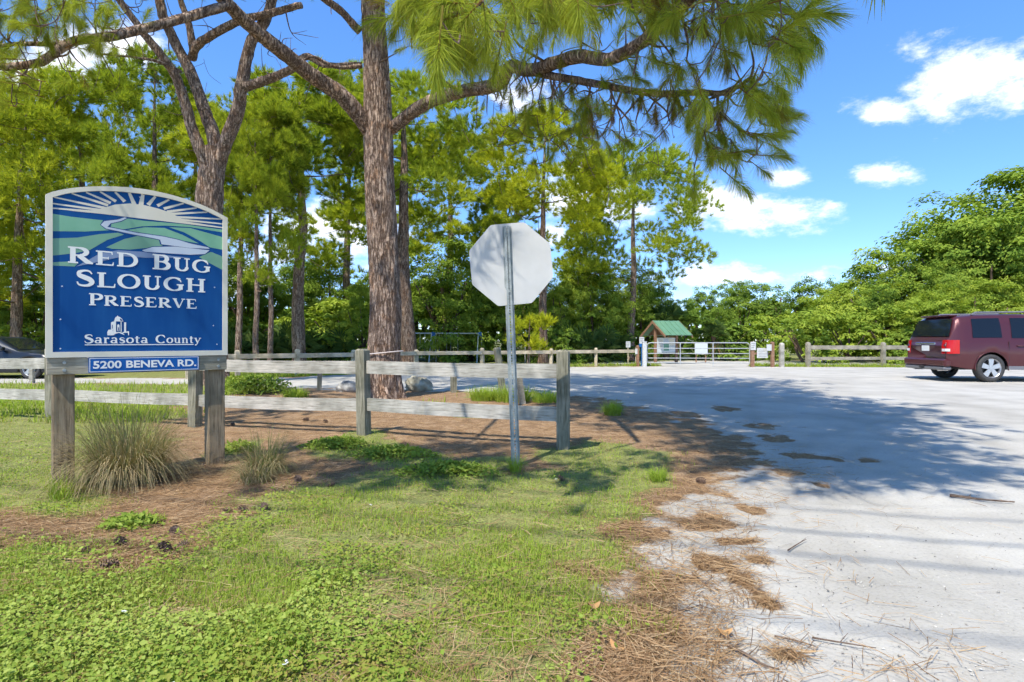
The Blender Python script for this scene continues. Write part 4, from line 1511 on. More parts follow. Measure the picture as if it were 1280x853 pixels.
# the crown overhead, out of the picture but shading the drive
def crown_fill(S, blobs, n_tips, per_tip, tuft_src, parent, origin, name='crown', ylim=25, size=(0.8, 1.2), twmat='twig', mat='needles', spread=0.42):
    tips = []
    w = np.array([b[2] for b in blobs], float)
    w /= w.sum()
    guard = 0
    while len(tips) < n_tips and guard < n_tips * 60:
        guard += 1
        c, r_, _ = blobs[rng.choice(len(blobs), p=w)]
        v = rand_dirs(1)[0] * rng.random() ** (1 / 2.2)
        p = np.array(c) + v * np.array(r_)
        if not in_frame(p, ylim):
            tips.append(p)
    tips.sort(key=lambda p: np.linalg.norm(S.pts - p, axis=1).min())
    mbt = MB()
    pos, dirs = [], []
    for p in tips:
        e = S.twig(mbt, p, 0.035, 0.006, 0.05, 4, 4, 0.12)
        for m in range(per_tip):
            o_ = np.clip(rng.normal(0, spread, 3), -.75, .75) * np.array([1, 1, .6])
            if not in_frame(p + o_, ylim - 15):
                pos.append(p + o_)
                dirs.append(e * 0.4 + o_ + np.array([0, 0, 0.25]))
    mbt.build('branchlets', MAT[twmat], parent, origin)['kind'] = 'stuff'
    mbc = MB()
    pos, dirs = np.array(pos), np.array(dirs)
    scatter(mbc, tuft_src, pos, dirs, rng.uniform(size[0], size[1], len(pos)), rng.normal(0, 0.1, len(pos)))
    o = mbc.build(name, MAT[mat], parent, origin)
    o['kind'] = 'stuff'
    return o


far_tuft = needle_tuft(34, 0.31, 0.020, 0.16, (20, 95), 0.2, 1, 55)
crown_fill(sk, [((1.2, 7.0, 7.6), (3.3, 4.0, 1.3), 8), ((2.5, 5.3, 6.4), (1.5, 1.9, 1.0), 2.0), ((1.8, 3.9, 4.9), (1.2, .9, .5), 1.1), ((1.6, 2.45, 5.2), (1.15, .45, .35), .7), ((2.0, 10.6, 9.2), (2.9, 3.2, 1.2), 3.0),
                ((-2.6, 10.6, 11.0), (3.2, 3.2, 1.8), 2.5), ((-7.0, 8.4, 9.2), (2.0, 2.4, 1.2), .8), ((-2.6, 2.75, 4.9), (1.0, .7, .4), .45)], 780, 10, far_tuft, pine, PB)

# --- the left pine, forking into three stems
LB = np.array([-7.85, 15.2, 0.0])
lp = thing('pine_tree', 'pine forking into three stems behind the blue preserve sign', 'tree', tuple(LB))
ZL = 15.2
TRl = np.array([at(268, 484, ZL), at(266, 420, ZL), at(263, 330, ZL), at(262, 250, ZL), at(266, 205, ZL), at(268, 186, ZL)])
TRl[0][2] = -0.1
Pl = catmull(TRl, 8)
trunk_mesh(Pl, np.linspace(.36, .30, len(Pl)), 44, 0.05, 0.10, 0.3, 5, 8).build('trunk', MAT['bark'], lp, LB, True)
sl = Skeleton()
sl.pts, sl.rad = Pl[-6:], np.full(6, 0.3)
limb_part(sl, [at(262, 222, ZL), at(254, 196, 15.0), at(240, 161, 14.9), at(225, 109, 14.8), at(210, 79, 14.6), at(180, 41, 14.3), at(150, 0, 14.0), at(110, -60, 13.6)], .17, .06, 14, 'stem', par=lp, org=LB, wob=.008)
limb_part(sl, [at(266, 215, ZL), at(268, 176, 15.2), at(259, 146, 15.3), at(240, 94, 15.3), at(221, 56, 15.3), at(202, 11, 15.3), at(190, -40, 15.2)], .185, .10, 14, 'stem', par=lp, org=LB, wob=.006)
limb_part(sl, [at(270, 218, ZL), at(279, 187, 15.1), at(296, 142, 15.0), at(302, 101, 14.9), at(311, 56, 14.8), at(330, 22, 14.7), at(340, -20, 14.6)], .19, .11, 14, 'stem', par=lp, org=LB, wob=.006)
limb_part(sl, [at(240, 73, 15.3), at(248, 56, 15.0), at(292, 30, 14.6), at(330, 20, 14.4), at(372, 8, 14.1)], .12, .08, 10, par=lp, org=LB, wob=.01)
limb_part(sl, [at(305, 109, 14.9), at(335, 100, 14.6), at(364, 87, 14.3), at(384, 71, 14.1), at(410, 82, 13.9), at(452, 80, 13.6)], .13, .05, 10, par=lp, org=LB, wob=.006)
limb_part(sl, [at(241, 60, 15.2), at(236, 30, 15.1), at(226, 0, 15.0), at(215, -40, 14.9)], .1, .06, 10, par=lp, org=LB, wob=.006)
limb_part(sl, [at(226, 90, 14.8), at(200, 78, 14.3), at(175, 72, 13.9), at(120, 66, 13.2)], .05, .02, 8, par=lp, org=LB, wob=.01)
tw = MB()
for k in range(70):
    x_, y_ = rv.uniform(110, 400), rv.uniform(-10, 140)
    p = at(x_, y_, rv.uniform(13.8, 15.2))
    if np.min(np.linalg.norm(sl.pts - p, axis=1)) < 1.0:
        sl.twig(tw, p, 0.02, 0.004, 0.15, 4, 6, 0.28)
tw.build('twigs', MAT['twig'], lp, LB)['kind'] = 'stuff'
crown_fill(sl, [((-9.6, 13.5, 11.6), (4.2, 4.0, 2.0), 3), ((-6.6, 14.2, 12.2), (3.4, 3.4, 1.8), 2)], 150, 9, far_tuft, lp, LB, ylim=8)

# rope tied round the near trunk
mb = MB()
a = np.linspace(0, 2 * math.pi, 33)
tc_ = at(481, 441, 11.6)
tube(mb, np.c_[tc_[0] + .36 * np.cos(a), tc_[1] + .36 * np.sin(a), tc_[2] + .035 * np.cos(a)], .013, 6)
tag(mb.build('rope', MAT['rope'], origin=None), 'pale rope tied round the trunk of the big near pine', 'rope')


# --- pines of the middle distance
def make_pine(seed, H, lean=0.0, crown0=0.45, R_=2.2, puffs=46, per=13, mat='far_needles', fork=False, trunk_r=0.22, bark='bark', flat=0.85, shape='round'):
    r = np.random.default_rng(seed)
    global rng
    keep, rng = rng, r
    S = Skeleton()
    n = 9
    zz = np.linspace(0, H * 0.97, n)
    wob = np.cumsum(r.normal(0, 0.05 * H / 12, (n, 2)), 0)
    wob -= wob[0]
    Pc = np.c_[wob[:, 0] + lean * zz, wob[:, 1], zz]
    Pc[0][2] = -0.1
    Pc = catmull(Pc, 5)
    rad = trunk_r * np.clip(1 - 0.85 * (np.linspace(0, 1, len(Pc)) ** 1.3), .04, 1)
    tm = trunk_mesh(Pc, rad, 16, 0.05, 0.08, 0.25, 4, seed).mesh('trunk', MAT[bark], None, True)
    S.pts, S.rad = Pc[Pc[:, 2] > H * crown0 * 0.8], rad[Pc[:, 2] > H * crown0 * 0.8]
    cen = []
    for k in range(puffs):
        f = r.random() ** 0.8
        z = H * (crown0 + (1 - crown0) * f)
        if shape == 'round':
            w = R_ * math.sqrt(max(0.05, 1 - ((f - 0.45) / 0.62) ** 2))
        else:
            w = R_ * (1.05 - 0.75 * f)
        a_ = r.random() * 2 * math.pi
        d_ = w * (0.35 + 0.65 * r.random() ** 0.5)
        c0 = np.interp(z, Pc[:, 2], Pc[:, 0]), np.interp(z, Pc[:, 2], Pc[:, 1])
        cen.append(np.array([c0[0] + d_ * math.cos(a_), c0[1] + d_ * math.sin(a_), z]))
    cen.sort(key=lambda p: np.linalg.norm(S.pts - p, axis=1).min())
    bm, cm = MB(), MB()
    pos, dirs, sh = [], [], []
    for p in cen:
        S.twig(bm, p + np.array([0, 0, -0.2]), 0.07, 0.012, 0.05, 5, 4, 0.12)
        rr = r.uniform(0.46, 0.80) * R_ / 2.5
        ts = r.normal(0, 0.10)
        for m in range(per):
            v = rand_dirs(1)[0]
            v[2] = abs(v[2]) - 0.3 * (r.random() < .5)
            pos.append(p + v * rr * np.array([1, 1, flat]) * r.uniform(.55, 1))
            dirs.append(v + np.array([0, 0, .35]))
            sh.append(ts + 0.22 * v[2])  # upper needles tinted lighter: top light painted into each puff
    src = needle_tuft(28, 0.30, 0.031, 0.10, (10, 80), 0.1, 1, seed + 1)
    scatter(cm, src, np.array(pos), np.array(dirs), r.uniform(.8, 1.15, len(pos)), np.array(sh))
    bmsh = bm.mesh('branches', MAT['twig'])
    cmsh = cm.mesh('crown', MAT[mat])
    rng = keep
    return tm, bmsh, cmsh


PV = {
    'a': make_pine(1, 11.5, 0.01, 0.42, 2.6, 50, 40),
    'b': make_pine(2, 12.0, -0.02, 0.34, 3.2, 66, 36, trunk_r=.19),
    'c': make_pine(3, 11.0, 0.02, 0.55, 2.4, 44, 40),
    'low': make_pine(4, 11.0, 0.0, 0.16, 3.4, 80, 36),
    'yel': make_pine(5, 10.6, -0.01, 0.50, 3.2, 50, 40, 'yellow_needles', trunk_r=.2, bark='bark_pale'),
    'round': make_pine(6, 12.5, 0.0, 0.33, 4.3, 84, 42, trunk_r=.24, flat=.75),
    'slim': make_pine(7, 10.0, -0.012, 0.62, 1.9, 30, 34, trunk_r=.12),
    'pale': make_pine(8, 11.0, -0.02, 0.52, 2.9, 50, 36, bark='bark_pale', trunk_r=.30),
}
PINES = [  # picture x of the foot, depth, picture y of the top, kind, width factor, label
    (513, 25.0, 98, 'pale', 1.0, 'pine with pale bark just right of the big near trunk'),
    (679, 28.5, 160, 'yel', 1.0, 'yellow-green pine behind the octagonal sign'),
    (789, 34.0, 203, 'round', 1.05, 'round-crowned dense green pine left of the green-roofed kiosk'),
    (732, 37.0, 270, 'a', .9, 'lower pine between the yellow-green pine and the round-crowned pine'),
    (297, 22.0, 128, 'slim', 1.0, 'slender pine just right of the blue sign edge'),
    (322, 20.5, 140, 'b', .7, 'thicker leaning pine in the trio right of the sign'),
    (337, 21.5, 150, 'slim', .9, 'straight pine at the right of the trio near the sign'),
    (375, 24.0, 108, 'c', 1.15, 'pine standing alone between the trio and the big near trunk'),
    (190, 22.0, 86, 'a', .8, 'tallest pine behind the top of the blue sign'),
    (105, 25.0, 112, 'low', .9, 'broad low-crowned pine directly behind the blue sign'),
    (20, 23.0, 118, 'low', .95, 'broad pine filling the left edge of the view'),
    (-70, 27.0, 90, 'b', 1.0, 'pine just off the left edge behind the parked car'),
    (60, 33.0, 150, 'b', 1.1, 'distant pine in the gap left of the sign top'),
    (560, 35.0, 175, 'a', 1.1, 'distant pine behind the swing set'),
    (432, 36.0, 145, 'b', 1.15, 'distant bushy pine seen left of the big near trunk'),
    (245, 31.0, 150, 'a', 1.0, 'distant pine behind the three-stemmed pine'),
    (630, 38.0, 240, 'c', 1.0, 'distant pine left of the yellow-green pine'),
    (-180, 24.0, 60, 'low', 1.1, 'pine farthest left beyond the picture edge'),
]
HP = {'a': 11.5, 'b': 12.0, 'c': 11.0, 'low': 11.0, 'yel': 10.6, 'round': 12.5, 'slim': 10.0, 'pale': 11.0}
for k, (x_, z_, yt, kd, wf, lab) in enumerate(PINES):
    p = at(x_, 426.5, z_)
    h = CAM_H + (426.5 - yt) * z_ / F
    s = h / HP[kd]
    o = thing('pine_tree', lab, 'tree', (p[0], p[1], 0), (k * 2.4) % 6.28, 'pines behind the car park')
    o.scale = (s * wf, s * wf, s)
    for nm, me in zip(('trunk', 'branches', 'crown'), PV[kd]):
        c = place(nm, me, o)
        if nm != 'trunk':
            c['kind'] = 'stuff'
young = make_pine(9, 2.2, 0.05, 0.25, 1.0, 18, 9, 'yellow_needles', trunk_r=.05)
p = at(660, 426.5, 25.2)
o = thing('pine_sapling', 'small yellow-green young pine by the far fence behind the octagonal sign', 'tree', (p[0], p[1], 0))
for nm, me in zip(('trunk', 'branches', 'crown'), young):
    c = place(nm, me, o)
    if nm != 'trunk':
        c['kind'] = 'stuff'


# ------------------------------------------------------------------ broadleaf trees, vines and shrubs
def leaf_shape(w, l):
    V = np.array([(0, 0, 0), (w / 2, 0.015 * l, l * .45), (0, -0.06 * l, l), (-w / 2, 0.015 * l, l * .45)])
    return V, [np.array([[0, 1, 2], [0, 2, 3]])], np.array([.5, .52])


def make_bush(seed, H, R_, clumps, per, leaf=(0.11, 0.17), mat='vine', lobes=7, stem=True, low=0.0, droop=0.0):
    """a lumpy crown built of leaf clumps over a few stems"""
    r = np.random.default_rng(seed)
    global rng
    keep, rng = rng, r
    S = Skeleton()
    sm = MB()
    S.limb(sm, [(0, 0, -.1), (r.normal(0, .1), r.normal(0, .1), H * .35), (r.normal(0, .2), r.normal(0, .2), H * .75)], 0.035 * H ** .9, 0.01 * H, 7, 4)
    for k in range(5):
        a_ = r.random() * 6.28
        S.limb(sm, [(0, 0, H * .1), (R_ * .35 * math.cos(a_), R_ * .35 * math.sin(a_), H * .4), (R_ * .6 * math.cos(a_), R_ * .6 * math.sin(a_), H * .62)], 0.02 * H, 0.006 * H, 6, 4)
    lobe_c = [(np.array([r.normal(0, .42) * R_, r.normal(0, .42) * R_, H * r.uniform(.35 + low, .8)]), r.uniform(.36, .6) * R_) for _ in range(lobes)] + [(np.array([0, 0, H * .5]), R_ * .72)]
    pos, dirs, sh, nn = [], [], [], []
    for k in range(clumps):
        c, lr = lobe_c[r.integers(len(lobe_c))]
        v = rand_dirs(1)[0]
        if v[2] < -0.35:
            v[2] *= -1
        cc = c + v * lr * np.array([1, 1, min(1.0, H / R_ / 2.2)]) * r.uniform(.72, 1.05)
        if low == 0 and r.random() < .42:       # leaves hang right down to the ground
            a_ = r.random() * 6.28
            f_ = r.random() * .62
            cc = np.array([math.cos(a_), math.sin(a_), 0]) * R_ * r.uniform(.7, 1.0) * (1.05 - .2 * f_) + np.array([0, 0, f_ * H])
            v = np.array([math.cos(a_), math.sin(a_), .4])
        cc[2] = np.clip(cc[2], 0.1 + low * H, H * .99)
        cr = r.uniform(.16, .34) * R_ / 2.6 ** .5
        ts = r.normal(0, .13)
        m = per
        u = rand_dirs(m)
        u[:, 2] = np.where(u[:, 2] < -.2, -u[:, 2], u[:, 2])
        pos.append(cc + u * cr * (r.random(m) ** .4)[:, None] * np.array([1, 1, .7]))
        dirs.append(u * .7 + v * .6 + np.array([0, 0, .1 - droop]) + r.normal(0, .35, (m, 3)))
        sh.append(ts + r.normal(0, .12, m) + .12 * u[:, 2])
        nn.append(u * .5 + v * .45 + np.array([0, 0, .55]) + r.normal(0, .33, (m, 3)))
    cm = MB()
    pos, dirs, sh, nn = np.concatenate(pos), np.concatenate(dirs), np.concatenate(sh), np.concatenate(nn)
    dirs = dirs + np.array([0, 0, -.9])
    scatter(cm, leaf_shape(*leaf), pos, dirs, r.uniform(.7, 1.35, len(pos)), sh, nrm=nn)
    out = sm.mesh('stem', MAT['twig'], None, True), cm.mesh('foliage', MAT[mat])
    rng = keep
    return out


BV = {
    'v1': make_bush(21, 6.0, 2.9, 250, 104, (.078, .122), 'vine', 8),
    'v2': make_bush(22, 6.0, 3.1, 260, 100, (.082, .118), 'vine', 10),
    'v3': make_bush(23, 6.0, 2.6, 220, 100, (.076, .125), 'leaves', 9),
    'l1': make_bush(24, 6.0, 2.7, 200, 80, (.09, .13), 'leaves', 7, low=.12),
    's1': make_bush(25, 2.4, 1.7, 110, 52, (.08, .13), 'vine', 6),
    's2': make_bush(26, 2.4, 1.6, 110, 50, (.08, .14), 'leaves', 7),
}
HB = {'v1': 6, 'v2': 6, 'v3': 6, 'l1': 6, 's1': 2.4, 's2': 2.4}
BUSHES = [  # foot x, depth, top y, kind, width factor, name, label
    (1262, 36, 205, 'v1', 1.05, 'vine_covered_tree', 'tall vine-draped tree above the maroon car roof'),
    (1325, 35, 172, 'v2', 1.05, 'vine_covered_tree', 'tallest vine-covered tree at the right picture edge'),
    (1420, 36, 200, 'v1', 1.0, 'vine_covered_tree', 'vine-covered tree beyond the right picture edge'),
    (1205, 35, 248, 'v2', .95, 'vine_covered_tree', 'vine-covered tree stepping down left of the tallest one'),
    (1150, 35, 296, 'v1', .95, 'vine_covered_tree', 'vine-covered tree midway along the right-hand green slope'),
    (1105, 36, 325, 'v2', 1.0, 'vine_covered_tree', 'vine-covered tree low on the right-hand green slope'),
    (1062, 38, 352, 'v1', 1.0, 'vine_covered_tree', 'vine-covered tree at the left foot of the green slope'),
    (1290, 30, 335, 'v2', .95, 'vine_covered_tree', 'bright vine thicket right behind the maroon car roof'),
    (1225, 29.5, 345, 'v1', 1.0, 'vine_covered_tree', 'bright vine thicket above the maroon car tailgate'),
    (1165, 30, 362, 'v1', 1.05, 'vine_covered_tree', 'vine thicket just left of the maroon car roof'),
    (1110, 31, 380, 's1', 1.05, 'shrub', 'leafy shrub behind the right-hand rail fence'),
    (1060, 31, 388, 's1', 1.0, 'shrub', 'leafy shrub behind the post right of the gate'),
    (1195, 28.0, 395, 's1', 1.1, 'shrub', 'low bright shrub behind the maroon car tailgate window'),
    (1140, 29.0, 402, 's2', 1.1, 'shrub', 'low shrub behind the rail fence beside the maroon car'),
    (1005, 31, 388, 's2', 1.0, 'shrub', 'rounded bush behind the two notice posts'),
    (1024, 44, 366, 'l1', .8, 'broadleaf_tree', 'distant tree just left of the green slope'),
    (1045, 58, 350, 'l1', .7, 'broadleaf_tree', 'farthest tree peeking over the dip left of the slope'),
    (975, 46, 348, 'l1', .9, 'broadleaf_tree', 'broad tree right of centre behind the gate'),
    (925, 47, 346, 'v3', .9, 'broadleaf_tree', 'tree with a rounded top behind the middle of the gate'),
    (882, 44, 352, 'v3', .8, 'broadleaf_tree', 'tree behind the kiosk and the left half of the gate'),
    (955, 36, 392, 's1', 1.2, 'shrub', 'bright shrub right behind the gate end'),
    (905, 35, 392, 's2', 1.2, 'shrub', 'shrub behind the middle of the metal gate'),
    (850, 40, 372, 'v3', .8, 'broadleaf_tree', 'dark tree directly behind the kiosk roof'),
    (560, 33, 292, 'v1', .95, 'vine_covered_tree', 'vine-smothered tree behind the swing set'),
    (612, 35, 322, 'v2', .9, 'vine_covered_tree', 'vine-smothered tree right of the swing set'),
    (520, 36, 330, 'v3', .9, 'broadleaf_tree', 'dark broadleaf tree between the swing set and near trunk'),
    (660, 36, 338, 'v3', .85, 'broadleaf_tree', 'dark broadleaf tree under the yellow-green pine'),
    (712, 36, 330, 'v2', .8, 'vine_covered_tree', 'vine-hung tree left of the round-crowned pine'),
    (765, 36, 322, 'v2', .75, 'vine_covered_tree', 'vine-hung tree at the foot of the round-crowned pine'),
    (815, 38, 340, 'v3', .8, 'broadleaf_tree', 'broadleaf tree left behind the kiosk'),
    (470, 33, 330, 'v3', .9, 'broadleaf_tree', 'broadleaf tree hidden behind the big near trunk'),
    (430, 31, 372, 's1', 1.3, 'shrub', 'yellow-green shrub left of the big near trunk'),
    (398, 34, 362, 'v3', .7, 'broadleaf_tree', 'low dark tree left of the yellow-green shrub'),
    (352, 33, 398, 's2', 1.3, 'shrub', 'shrub behind the trio of pines'),
    (300, 32, 385, 's2', 1.3, 'shrub', 'dark shrub beside the right sign edge'),
    (250, 30, 350, 'v3', .9, 'broadleaf_tree', 'dark tree behind the right half of the sign'),
    (150, 30, 330, 'v3', 1.0, 'broadleaf_tree', 'dark tree behind the middle of the sign'),
    (45, 27, 340, 'v3', .8, 'broadleaf_tree', 'shady tree behind the parked black car'),
    (-10, 26, 350, 'v3', .9, 'broadleaf_tree', 'shady tree at the left edge behind the parked car'),
    (-110, 27, 320, 'v3', 1.0, 'broadleaf_tree', 'shady tree beyond the left picture edge'),
    (75, 25, 405, 's2', 1.2, 'shrub', 'dark shrub between the parked car and the sign'),
    (585, 33.5, 395, 's2', 1.0, 'shrub', 'shaded shrub behind the swing legs'),
    (700, 30, 402, 's2', .9, 'shrub', 'shaded shrub right of the yellow-green pine trunk'),
    (312, 38, 318, 'v3', .9, 'broadleaf_tree', 'far broadleaf tree glimpsed between the trunks of the trio'),
    (268, 37, 300, 'v2', .9, 'vine_covered_tree', 'vine-hung tree behind the right sign edge'),
    (388, 40, 300, 'v3', .8, 'broadleaf_tree', 'far broadleaf tree right of the lone pine'),
    (345, 42, 392, 's2', 1.4, 'shrub', 'far shrub in the bright gap between the trio and lone pine'),
    (412, 36, 318, 'v2', .7, 'vine_covered_tree', 'vine-hung tree right of the lone pine'),
    (452, 29, 350, 'v1', .6, 'vine_covered_tree', 'small vine-hung tree touching the left of the near trunk'),
    (588, 34, 300, 'v2', .8, 'vine_covered_tree', 'tall vine-hung tree right above the swing set'),
    (640, 33, 330, 'v1', .7, 'vine_covered_tree', 'vine-hung tree behind the octagonal sign'),
    (690, 33, 345, 'v1', .6, 'vine_covered_tree', 'vine-hung tree right beside the yellow-green pine trunk'),
    (742, 34.5, 318, 'v1', .7, 'vine_covered_tree', 'vine-hung tree just right of the octagonal sign'),
    (803, 36, 330, 'v1', .7, 'vine_covered_tree', 'vine-hung tree left of the kiosk roof'),
    (1238, 33, 262, 'v3', .8, 'broadleaf_tree', 'darker broadleaf tree amid the right-hand green slope'),
    (1098, 33, 352, 'v3', .8, 'broadleaf_tree', 'darker broadleaf tree low on the right-hand green slope'),
    (1310, 32, 270, 'v3', .9, 'broadleaf_tree', 'darker broadleaf tree above the car at the right edge'),
    (1180, 32, 318, 'v3', .7, 'broadleaf_tree', 'darker broadleaf tree halfway down the green slope'),
    (200, 40, 260, 'v3', 1.1, 'broadleaf_tree', 'distant broadleaf tree behind the sign panel'),
    (-40, 38, 230, 'v3', 1.2, 'broadleaf_tree', 'distant broadleaf tree at the far left'),
]
for k, (x_, z_, yt, kd, wf, nm_, lab) in enumerate(BUSHES):
    p = at(x_, 426.5, z_)
    h = CAM_H + (426.5 - yt) * z_ / F
    s = h / HB[kd]
    o = thing(nm_, lab, 'shrub' if nm_ == 'shrub' else 'tree', (p[0], p[1], 0), (k * 1.7) % 6.28, 'greenery round the car park')
    w = max(s, 0.55) * wf
    o.scale = (w, w, s)
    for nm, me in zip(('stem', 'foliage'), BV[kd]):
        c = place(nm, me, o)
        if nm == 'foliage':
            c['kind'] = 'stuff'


# far-off woods closing the view
def wood_wall():
    mb = MB()
    src = leaf_shape(.7, .9)
    n = 15000
    x = rng.uniform(-140, 160, n)
    y = 85 + rng.uniform(-6, 6, n) + 0.0006 * x * x
    top = 4.0 + 4.5 * fbm(x * .08, x * 0, 3, 77)
    z = rng.random(n) ** .7 * top
    scatter(mb, src, np.c_[x, y, z], rng.normal(0, 1, (n, 3)) + np.array([0, -.6, .6]), rng.uniform(.8, 1.8, n), rng.normal(0, .15, n))
    o = mb.build('far_woods', MAT['leaves'])
    tag(o, 'far-off belt of woods closing the view behind the trees', 'woods', kind='stuff')


wood_wall()


# ------------------------------------------------------------------ fan palms
def fan_leaf(mb, base, d, size, stalk, t, segs=15, droop=.35):
    d = np.asarray(d, float) / np.linalg.norm(d)
    B = basis(d)[0]
    hub = base + d * stalk
    tube(mb, [base, base + d * stalk * .5 + np.array([0, 0, .02]), hub], [.014, .011, .009], 4, t, cap=False)
    for k in range(segs):
        a = (k / (segs - 1) - .5) * R(250)
        v = B[:, 2] * math.cos(a) + B[:, 1] * math.sin(a)
        L = size * (1 - .25 * abs(a) / 2.2) * rng.uniform(.9, 1.05)
        s = np.cross(v, B[:, 0]) * size * .045
        m_ = hub + v * L * .55
        tip = hub + v * L + np.array([0, 0, -droop * L * rng.uniform(.4, 1)])
        mb.add(np.array([hub, m_ - s, tip, m_ + s]), np.array([[0, 1, 2], [0, 2, 3]]), np.clip(t + rng.normal(0, .1), 0, 1))


def make_palm(seed, trunk_h, fronds, size, dead=0):
    r = np.random.default_rng(seed)
    global rng
    keep, rng = rng, r
    mb = MB()
    tm = None
    if trunk_h > .3:
        zz = np.linspace(-.1, trunk_h, 14)
        P_ = np.c_[.05 * np.sin(zz), .04 * np.cos(zz * 1.3) - .04, zz]
        tm = tube(MB(), P_, .17 + .02 * r.random(14), 12, rough=.2).mesh('trunk', MAT['twig'])
    meshes = []
    for k in range(fronds):
        a = k * 2.39996 + r.normal(0, .2)
        el = R(78 - 95 * (k / fronds)) + r.normal(0, .12)
        if k >= fronds - dead:
            el = R(-55)
        d = np.array([math.cos(a) * math.cos(el), math.sin(a) * math.cos(el), math.sin(el)])
        m_ = MB()
        fan_leaf(m_, np.array([0, 0, max(trunk_h, 0)]), d, size * r.uniform(.85, 1.1), size * r.uniform(.7, 1.1), .04 if k >= fronds - dead else r.uniform(.35, .85))
        meshes.append(m_.mesh('frond', MAT['palm']))
    rng = keep
    return tm, meshes


PALMS = {'tall': make_palm(31, 2.0, 26, .85, 5), 'bush': make_palm(32, 0.25, 18, .75), 'bush2': make_palm(33, 0.2, 16, .7)}
for x_, z_, kd, s, lab in [(833, 35, 'tall', 1.05, 'cabbage palm with drooping brown fronds behind the kiosk roof'),
                           (892, 33.5, 'tall', .72, 'shorter cabbage palm behind the left half of the gate'),
                           (735, 31, 'bush2', 1.5, 'wide saw palmetto right of the yellow-green pine trunk'),
                           (762, 31.5, 'bush', 1.35, 'saw palmetto left of the kiosk notice'),
                           (712, 33, 'bush', 1.5, 'saw palmetto behind the octagonal sign post right side'),
                           (355, 29, 'bush', 1.5, 'saw palmetto between the trio and the lone pine'),
                           (390, 29, 'bush2', 1.5, 'saw palmetto right of the lone pine'),
                           (320, 28, 'bush2', 1.3, 'saw palmetto at the foot of the trio of pines'),
                           (290, 27, 'bush', 1.2, 'saw palmetto beside the right edge of the sign'),
                           (425, 28.5, 'bush', 1.2, 'saw palmetto close left of the big near trunk')]:
    p = at(x_, 426.5, z_)
    o = thing('palm_tree' if kd == 'tall' else 'saw_palmetto', lab, 'palm' if kd == 'tall' else 'palmetto', (p[0], p[1], 0), x_ * .7, 'fan palms behind the car park')
    o.scale = (s,) * 3
    tm, fr = PALMS[kd]
    if tm:
        place('trunk', tm, o)
    for m_ in fr:
        place('frond', m_, o)

# ------------------------------------------------------------------ far low fence (tan rail on short posts)
o0 = at(235, 426.5, 17.4)
ff = thing('low_fence', 'low tan single-rail fence along the far side of the car park', 'fence', (o0[0], o0[1], 0))
pts = [(235, 17.4), (297, 18.0), (371, 18.9), (442, 20.2), (520, 22.4), (603, 23.6), (689, 25.0), (745, 26.2), (796, 27.2)]
pts = [at(x_, 426.5, z_)[:2] for x_, z_ in pts]
fp = post_mesh(0.13, 0.86, 0.035).mesh('low_post', MAT['tan_wood'])
for k, p in enumerate(pts):
    place('post', fp, ff, (p[0] - o0[0], p[1] - o0[1], 0), (0, R(rng.normal(0, 1)), .6 + .1 * k), (1, 1, 1 + .04 * rng.normal()))
for k in range(len(pts) - 1):
    M, L_ = local_frame(pts[k], pts[k + 1], o0[:2])
    r_ = bbox(MB(), -0.04, L_ - 0.05, -0.085, -0.045, 0.60, 0.745, .004).build('rail', MAT['tan_wood'], ff)
    r_.matrix_local = M

# ------------------------------------------------------------------ right-hand rail fence
o0 = at(1010, 426.5, 25.6)
rf = thing('rail_fence', 'two-rail wooden fence right of the gate running behind the maroon car', 'fence', (o0[0], o0[1], 0))
pts = [(1010, 25.6), (1104, 25.8), (1199, 26.0), (1294, 26.2), (1390, 26.4)]
pts = [at(x_, 426.5, z_)[:2] for x_, z_ in pts]
fp2 = post_mesh(0.155, 1.10, 0.05).mesh('fence_post', MAT['beam'])
for k, p in enumerate(pts):
    place('post', fp2, rf, (p[0] - o0[0], p[1] - o0[1], 0), (0, 0, .2))
for k in range(4):
    M, L_ = local_frame(pts[k], pts[k + 1], o0[:2])
    for z0, z1 in ((.77, .95), (.30, .44)):
        r_ = bbox(MB(), 0.05, L_ - 0.05, 0.0, 0.05, z0, z1, .005).build('rail', MAT['beam'], rf)
        r_.matrix_local = M

# ------------------------------------------------------------------ metal farm gate
g0, g1_ = at(809, 426.5, 26.0), at(937, 426.5, 25.6)
GL = float(np.linalg.norm((g1_ - g0)[:2]))
gate = thing('farm_gate', 'silver tubular steel farm gate across the trail', 'gate', (g0[0], g0[1], 0), math.atan2(g1_[1] - g0[1], g1_[0] - g0[0]))
mb = MB()
a = np.linspace(0, math.pi / 2, 6)
rc, top, bot = .14, 1.07, .17
loop = [(rc - rc * math.cos(t), 0, top - rc + rc * math.sin(t)) for t in a] + [(GL - rc + rc * math.sin(t), 0, top - rc + rc * math.cos(t)) for t in a] + [(GL, 0, bot)]
tube(mb, [(0, 0, bot)] + loop, .022, 8)
mb.build('frame', MAT['gate'], gate)
for z in (.82, .59, .38, .17):
    tube(MB(), [(0.02, 0, z), (GL - .02, 0, z)], .017, 8).build('bar', MAT['gate'], gate)
for f in (.325, .645):
    box(MB(), GL * f - .02, GL * f + .02, -.035, -.026, .02 if f > .5 else .10, top + .01).build('stay', MAT['gate'], gate)
# hinge post
p = at(805.5, 426.5, 25.9)
hp = thing('gate_post', 'white-painted post at the left hinge of the gate', 'post', (p[0], p[1], 0))
box(MB(), -.085, .085, -.085, .085, -.2, 1.10).build('shaft', MAT['paint_w'], hp)
prism(MB(), [(-.1, -.1), (.1, -.1), (.1, .1), (-.1, .1)], 1.102, 1.13).build('cap', MAT['paint_w'], hp)


